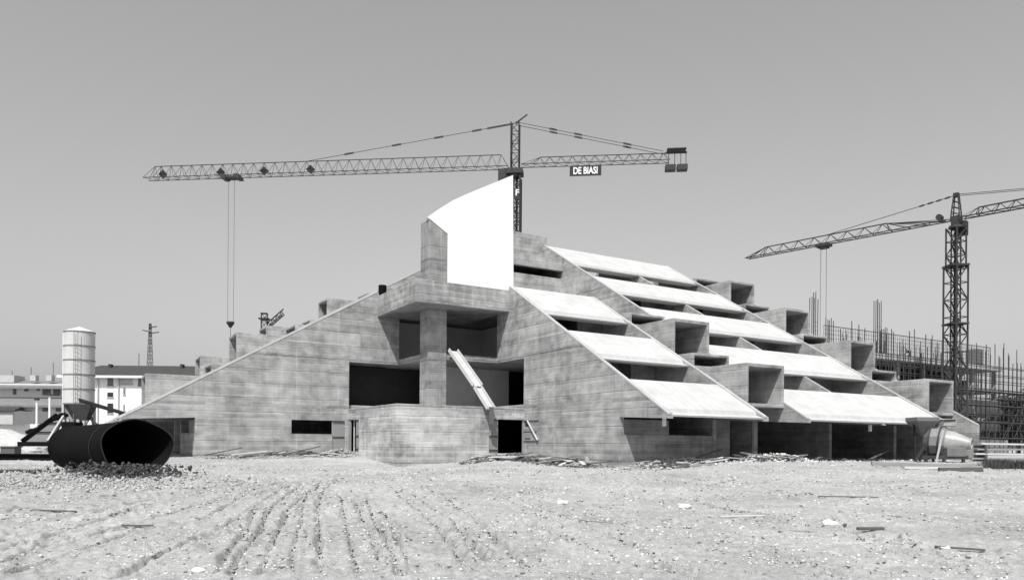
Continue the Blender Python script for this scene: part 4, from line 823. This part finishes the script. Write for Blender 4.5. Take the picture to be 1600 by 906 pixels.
chunks('rut_dirt_shade', 'rut_soil_shade', 24000, intrack, .008, .03, 'dark crumbs in the wheel ruts that put groove shade into colour', 'clods', seed=14)  # moist crumbs darkened so their colour carries the shade of the grooves
def alongtrack(r):
    p, q, _ = TRK[r.choice(len(TRK), p=TW)]; t = r.random(); o = r.normal(0, .14, 2); return p[0] + (q[0] - p[0]) * t + o[0], p[1] + (q[1] - p[1]) * t + o[1], 0
chunks('rut_crumbs', 'rubble', 4500, alongtrack, .008, .05, 'crumbled dirt along the edges of the wheel ruts', 'clods', seed=13)
def zone(fa):
    def f(r): a, b, h = fa(r); c = ab2w(a, b); return c.x, c.y, h
    return f
hump = lambda r, a, b, sa, sb, h: (lambda x, y: (a + x * sa, b + y * sb, max(0, h * (1 - x * x / 4 - y * y / 4)) * r.random()))(*np.clip(r.normal(0, 1, 2), -2, 2))
chunks('rubble_heap', 'stone_white', 1500, zone(lambda r: hump(r, 8.6, -20.6, 1.6, .5, .45)), .02, .12, 'bright heap of broken rubble under the box beside the apron wall', 'rubble', seed=21)
chunks('rubble_heap', 'rubble', 600, zone(lambda r: hump(r, -2.8, -9.6, 1.2, .35, .4)), .02, .1, 'pale rubble heap below the wooden chute', 'rubble', seed=22)
chunks('rubble_heap', 'rubble', 900, zone(lambda r: hump(r, -9.6, -1.2, .8, .35, .5)), .02, .12, 'grey rubble heap in the corner between the slot window gable and the prow wall', 'rubble', seed=26)
chunks('rubble_heap', 'stone_dark', 900, zone(lambda r: hump(r, -1.3, -9.8, .5, .7, .4)), .02, .12, 'dark rubble heap beside the doorway below the formwork boards', 'rubble', seed=27)
chunks('rubble_heap', 'rubble', 1100, zone(lambda r: hump(r, 1.6, -19.8, 2.0, .5, .35)), .02, .13, 'low mixed rubble heap before the lit corner of the apron wall', 'rubble', seed=28)
chunks('rubble_strip', 'stone_dark', 1500, zone(lambda r: (r.uniform(-2.4, -.4), r.uniform(-18, -9), r.random() * .1)), .015, .08, 'dark rubble strip below the gable beside the doorway', 'rubble', seed=23)
chunks('rubble_strip', 'rubble', 1500, zone(lambda r: (r.uniform(-18, -9), r.uniform(-3.0, -.4), r.random() * .08)), .015, .08, 'mixed rubble strip below the gable with the slot window', 'rubble', seed=24)
chunks('rubble_strip', 'stone_white', 1500, zone(lambda r: (r.uniform(-1, 25), r.uniform(-22.5, -18.4), r.random() * .06)), .015, .08, 'light rubble strip along the front below the eaves', 'rubble', seed=25)
chunks('soil_lumps', 'soil_dark', 2600, lambda r: (-12.7 + r.normal(0, .9), 24.5 + r.normal(0, .5), r.random() ** 2 * .3), .01, .08, 'dark soil lumps heaped under the pipe mouth', 'soil', seed=31, flat=.9)
chunks('soil_lumps', 'rubble', 5000, lambda r: (-15 + r.normal(0, 3.4), 22.6 + r.normal(0, 1.3), r.random() * .05), .01, .06, 'pale earth clods banked in front of the black pipe', 'soil', seed=32, flat=.9)
# named stones and sticks on the dirt
def stone(x, y, s, mat, label, seed):
    X, Y = g0(x, y); bm = bmesh.new(); bmesh.ops.create_icosphere(bm, subdivisions=3, radius=1); rr = random.Random(seed)
    for v in bm.verts: k = 1 + .7 * (float(vnoise(np.array(v.co.x * 1.3 + 5), np.array(v.co.y * 1.3 + v.co.z), 1.2, seed)) - .5); v.co = Vector((v.co.x * s * 1.25 * k, v.co.y * s * k, v.co.z * s * .62 * k))
    me = bpy.data.meshes.new('stone'); bm.to_mesh(me); bm.free(); me.materials.append(M[mat]); me.polygons.foreach_set('use_smooth', [True] * len(me.polygons)); o = bpy.data.objects.new('stone', me); COL.objects.link(o); o.location = (X, Y, gz(X, Y) + s * .3); tag(o, label, 'stone')
stone(1297, 819, .115, 'stone_pale', 'rounded white stone lying on the rutted dirt', 1); stone(878, 787, .12, 'stone_white', 'small pale stone on the dirt in front of the doorway gable', 2); stone(1070, 793, .11, 'stone_white', 'flat pale stone on the dirt before the apron wall', 3); stone(310, 893, .06, 'stone_white', 'small pale stone between the curving ruts', 4); stone(1478, 858, .06, 'stone_white', 'small whitish stone beside the dark stick', 5)
sticks = [(1360, 830, .5, .05, .1, 'stubby dark wood chunk near the white stone', 'plank_dark'), (1320, 822, .22, .04, 1.1, 'short dark wood splinter touching the white stone', 'plank_dark'), (1325, 781, 1.5, .025, -.12, 'long thin dark stick on the dirt before the open ground floor', 'plank_dark'), (930, 819, 1.1, .012, -.5, 'thin bent dark wire on the dirt in front of the doorway gable', 'plank_dark'), (1160, 806, 1.0, .03, .15, 'pale weathered stick on the dirt', 'plank_pale'), (1500, 858, .7, .03, -.2, 'dark stick on the right-hand dirt', 'plank_dark'), (1420, 850, .45, .025, .1, 'grey wood splinter lying on the dirt', 'plank_grey'), (1255, 829, .5, .015, -.1, 'thin grey twig lying near the white stone', 'plank_grey'), (215, 827, .5, .03, .3, 'dark stick lying in the curving ruts', 'plank_dark'), (85, 799, .9, .03, .05, 'dark stick across the ruts left of the pipe', 'plank_dark')]
for x, y, L, w, rz, lab, mt in sticks: X, Y = g0(x, y); lay('stick', mt, X, Y, L, w * 1.6, w, rz, 0, lab, 'stick', lift=.015)

# ------------------------------------------------------------------ vegetation
def blades(name, mat, n, fn, hmin, hmax, w, label, cat, seed):
    r = np.random.default_rng(seed); V_, F_ = [], []
    for i in range(n):
        X, Y = fn(r); z = gz(X, Y) - .02; h = r.uniform(hmin, hmax); an = r.uniform(0, 6.28); d = np.array([math.cos(an), math.sin(an)]); le = r.normal(0, .35, 2) * h; ww = w * r.uniform(.6, 1.4)
        V_ += [(X - d[0] * ww, Y - d[1] * ww, z), (X + d[0] * ww, Y + d[1] * ww, z), (X + le[0] * .5 + d[0] * ww * .7, Y + le[1] * .5 + d[1] * ww * .7, z + h * .6), (X + le[0] * .5 - d[0] * ww * .7, Y + le[1] * .5 - d[1] * ww * .7, z + h * .6), (X + le[0] * 1.2, Y + le[1] * 1.2, z + h)]
        k = 5 * i; F_ += [(k, k + 1, k + 2, k + 3), (k + 3, k + 2, k + 4)]
    return tag(MB().add(V_, F_).build(name, mat, recalc=False), label, cat, None, 'stuff')
pR = at(1565, 735, 36)
GC = [(pR.x + .7 + random.gauss(0, 1.3), 36 + random.gauss(0, 1.1)) for _ in range(16)]
blades('grass_clump', 'grass', 5200, lambda r: (lambda c: (c[0] + r.normal(0, .28), c[1] + r.normal(0, .3)))(GC[r.integers(len(GC))]), .04, .5, .014, 'dark rough grass growing beside the timber beams', 'grass', 41)
blades('grass_strip', 'grass', 3000, lambda r: (-18.4 + r.normal(0, 2.0), 27.0 + r.normal(0, .5)), .05, .22, .012, 'sparse dark grass strip on the bank behind the pale clods', 'grass', 42)
def tufts(r):
    x, y = [(740, 880), (742, 848), (1400, 843), (1420, 845), (1185, 900), (1290, 905), (1380, 903), (265, 852), (640, 778), (660, 780), (1110, 880), (505, 780)][r.integers(12)]
    X, Y = g0(x, y); return X + r.normal(0, .09), Y + r.normal(0, .09)
blades('weed_tufts', 'grass', 150, tufts, .02, .08, .007, 'small dry weed tufts dotted on the dirt', 'grass', 43)
def tree(x, yt, Y0, rad, label, seed, xo=0):
    c = at(x, 690, Y0); c.z = 0; h = at(x, yt, Y0).z; root = empty('tree', c); r = np.random.default_rng(seed)
    m = MB(); m.tube((0, 0, -.2), (.1, 0, h * .45), .28, 8, .17); tops = []
    for i in range(7):
        an = i * 2.4; q = Vector((math.cos(an) * rad * .6, math.sin(an) * rad * .6, h * r.uniform(.5, .85))); m.tube((.1, 0, h * r.uniform(.28, .45)), q, .1, 6, .03); tops.append(q)
    m.build('trunk', 'bark', root)
    V_, F_ = [], []; cl = [np.array([r.normal(0, rad * .42), r.normal(0, rad * .42), h * r.uniform(.35, .93)]) for _ in range(46)]
    for i in range(5200):
        k = cl[r.integers(len(cl))]; p = k + r.normal(0, rad * .15, 3); s = r.uniform(.1, .24); u = r.normal(0, 1, 3); u /= np.linalg.norm(u); w = np.cross(u, r.normal(0, 1, 3)); w /= np.linalg.norm(w)
        o = 4 * i; V_ += [p - u * s - w * s * .4, p + u * s * .1 - w * s * .6, p + u * s, p + w * s * .6]; F_.append((o, o + 1, o + 2, o + 3))
    MB().add(V_, F_).build('crown', 'leaf', root, recalc=False); tag(root, label, 'tree')
tree(1592, 612, 112, 4.2, 'dark leafy tree behind the end of the scaffolding', 1); tree(1572, 650, 118, 3.0, 'low dark tree beside the taller one behind the scaffolding', 2); tree(1640, 640, 108, 4.0, 'broad dark tree past the end of the boards', 3); tree(1548, 655, 122, 2.6, 'small dark tree showing through the scaffold poles', 4)
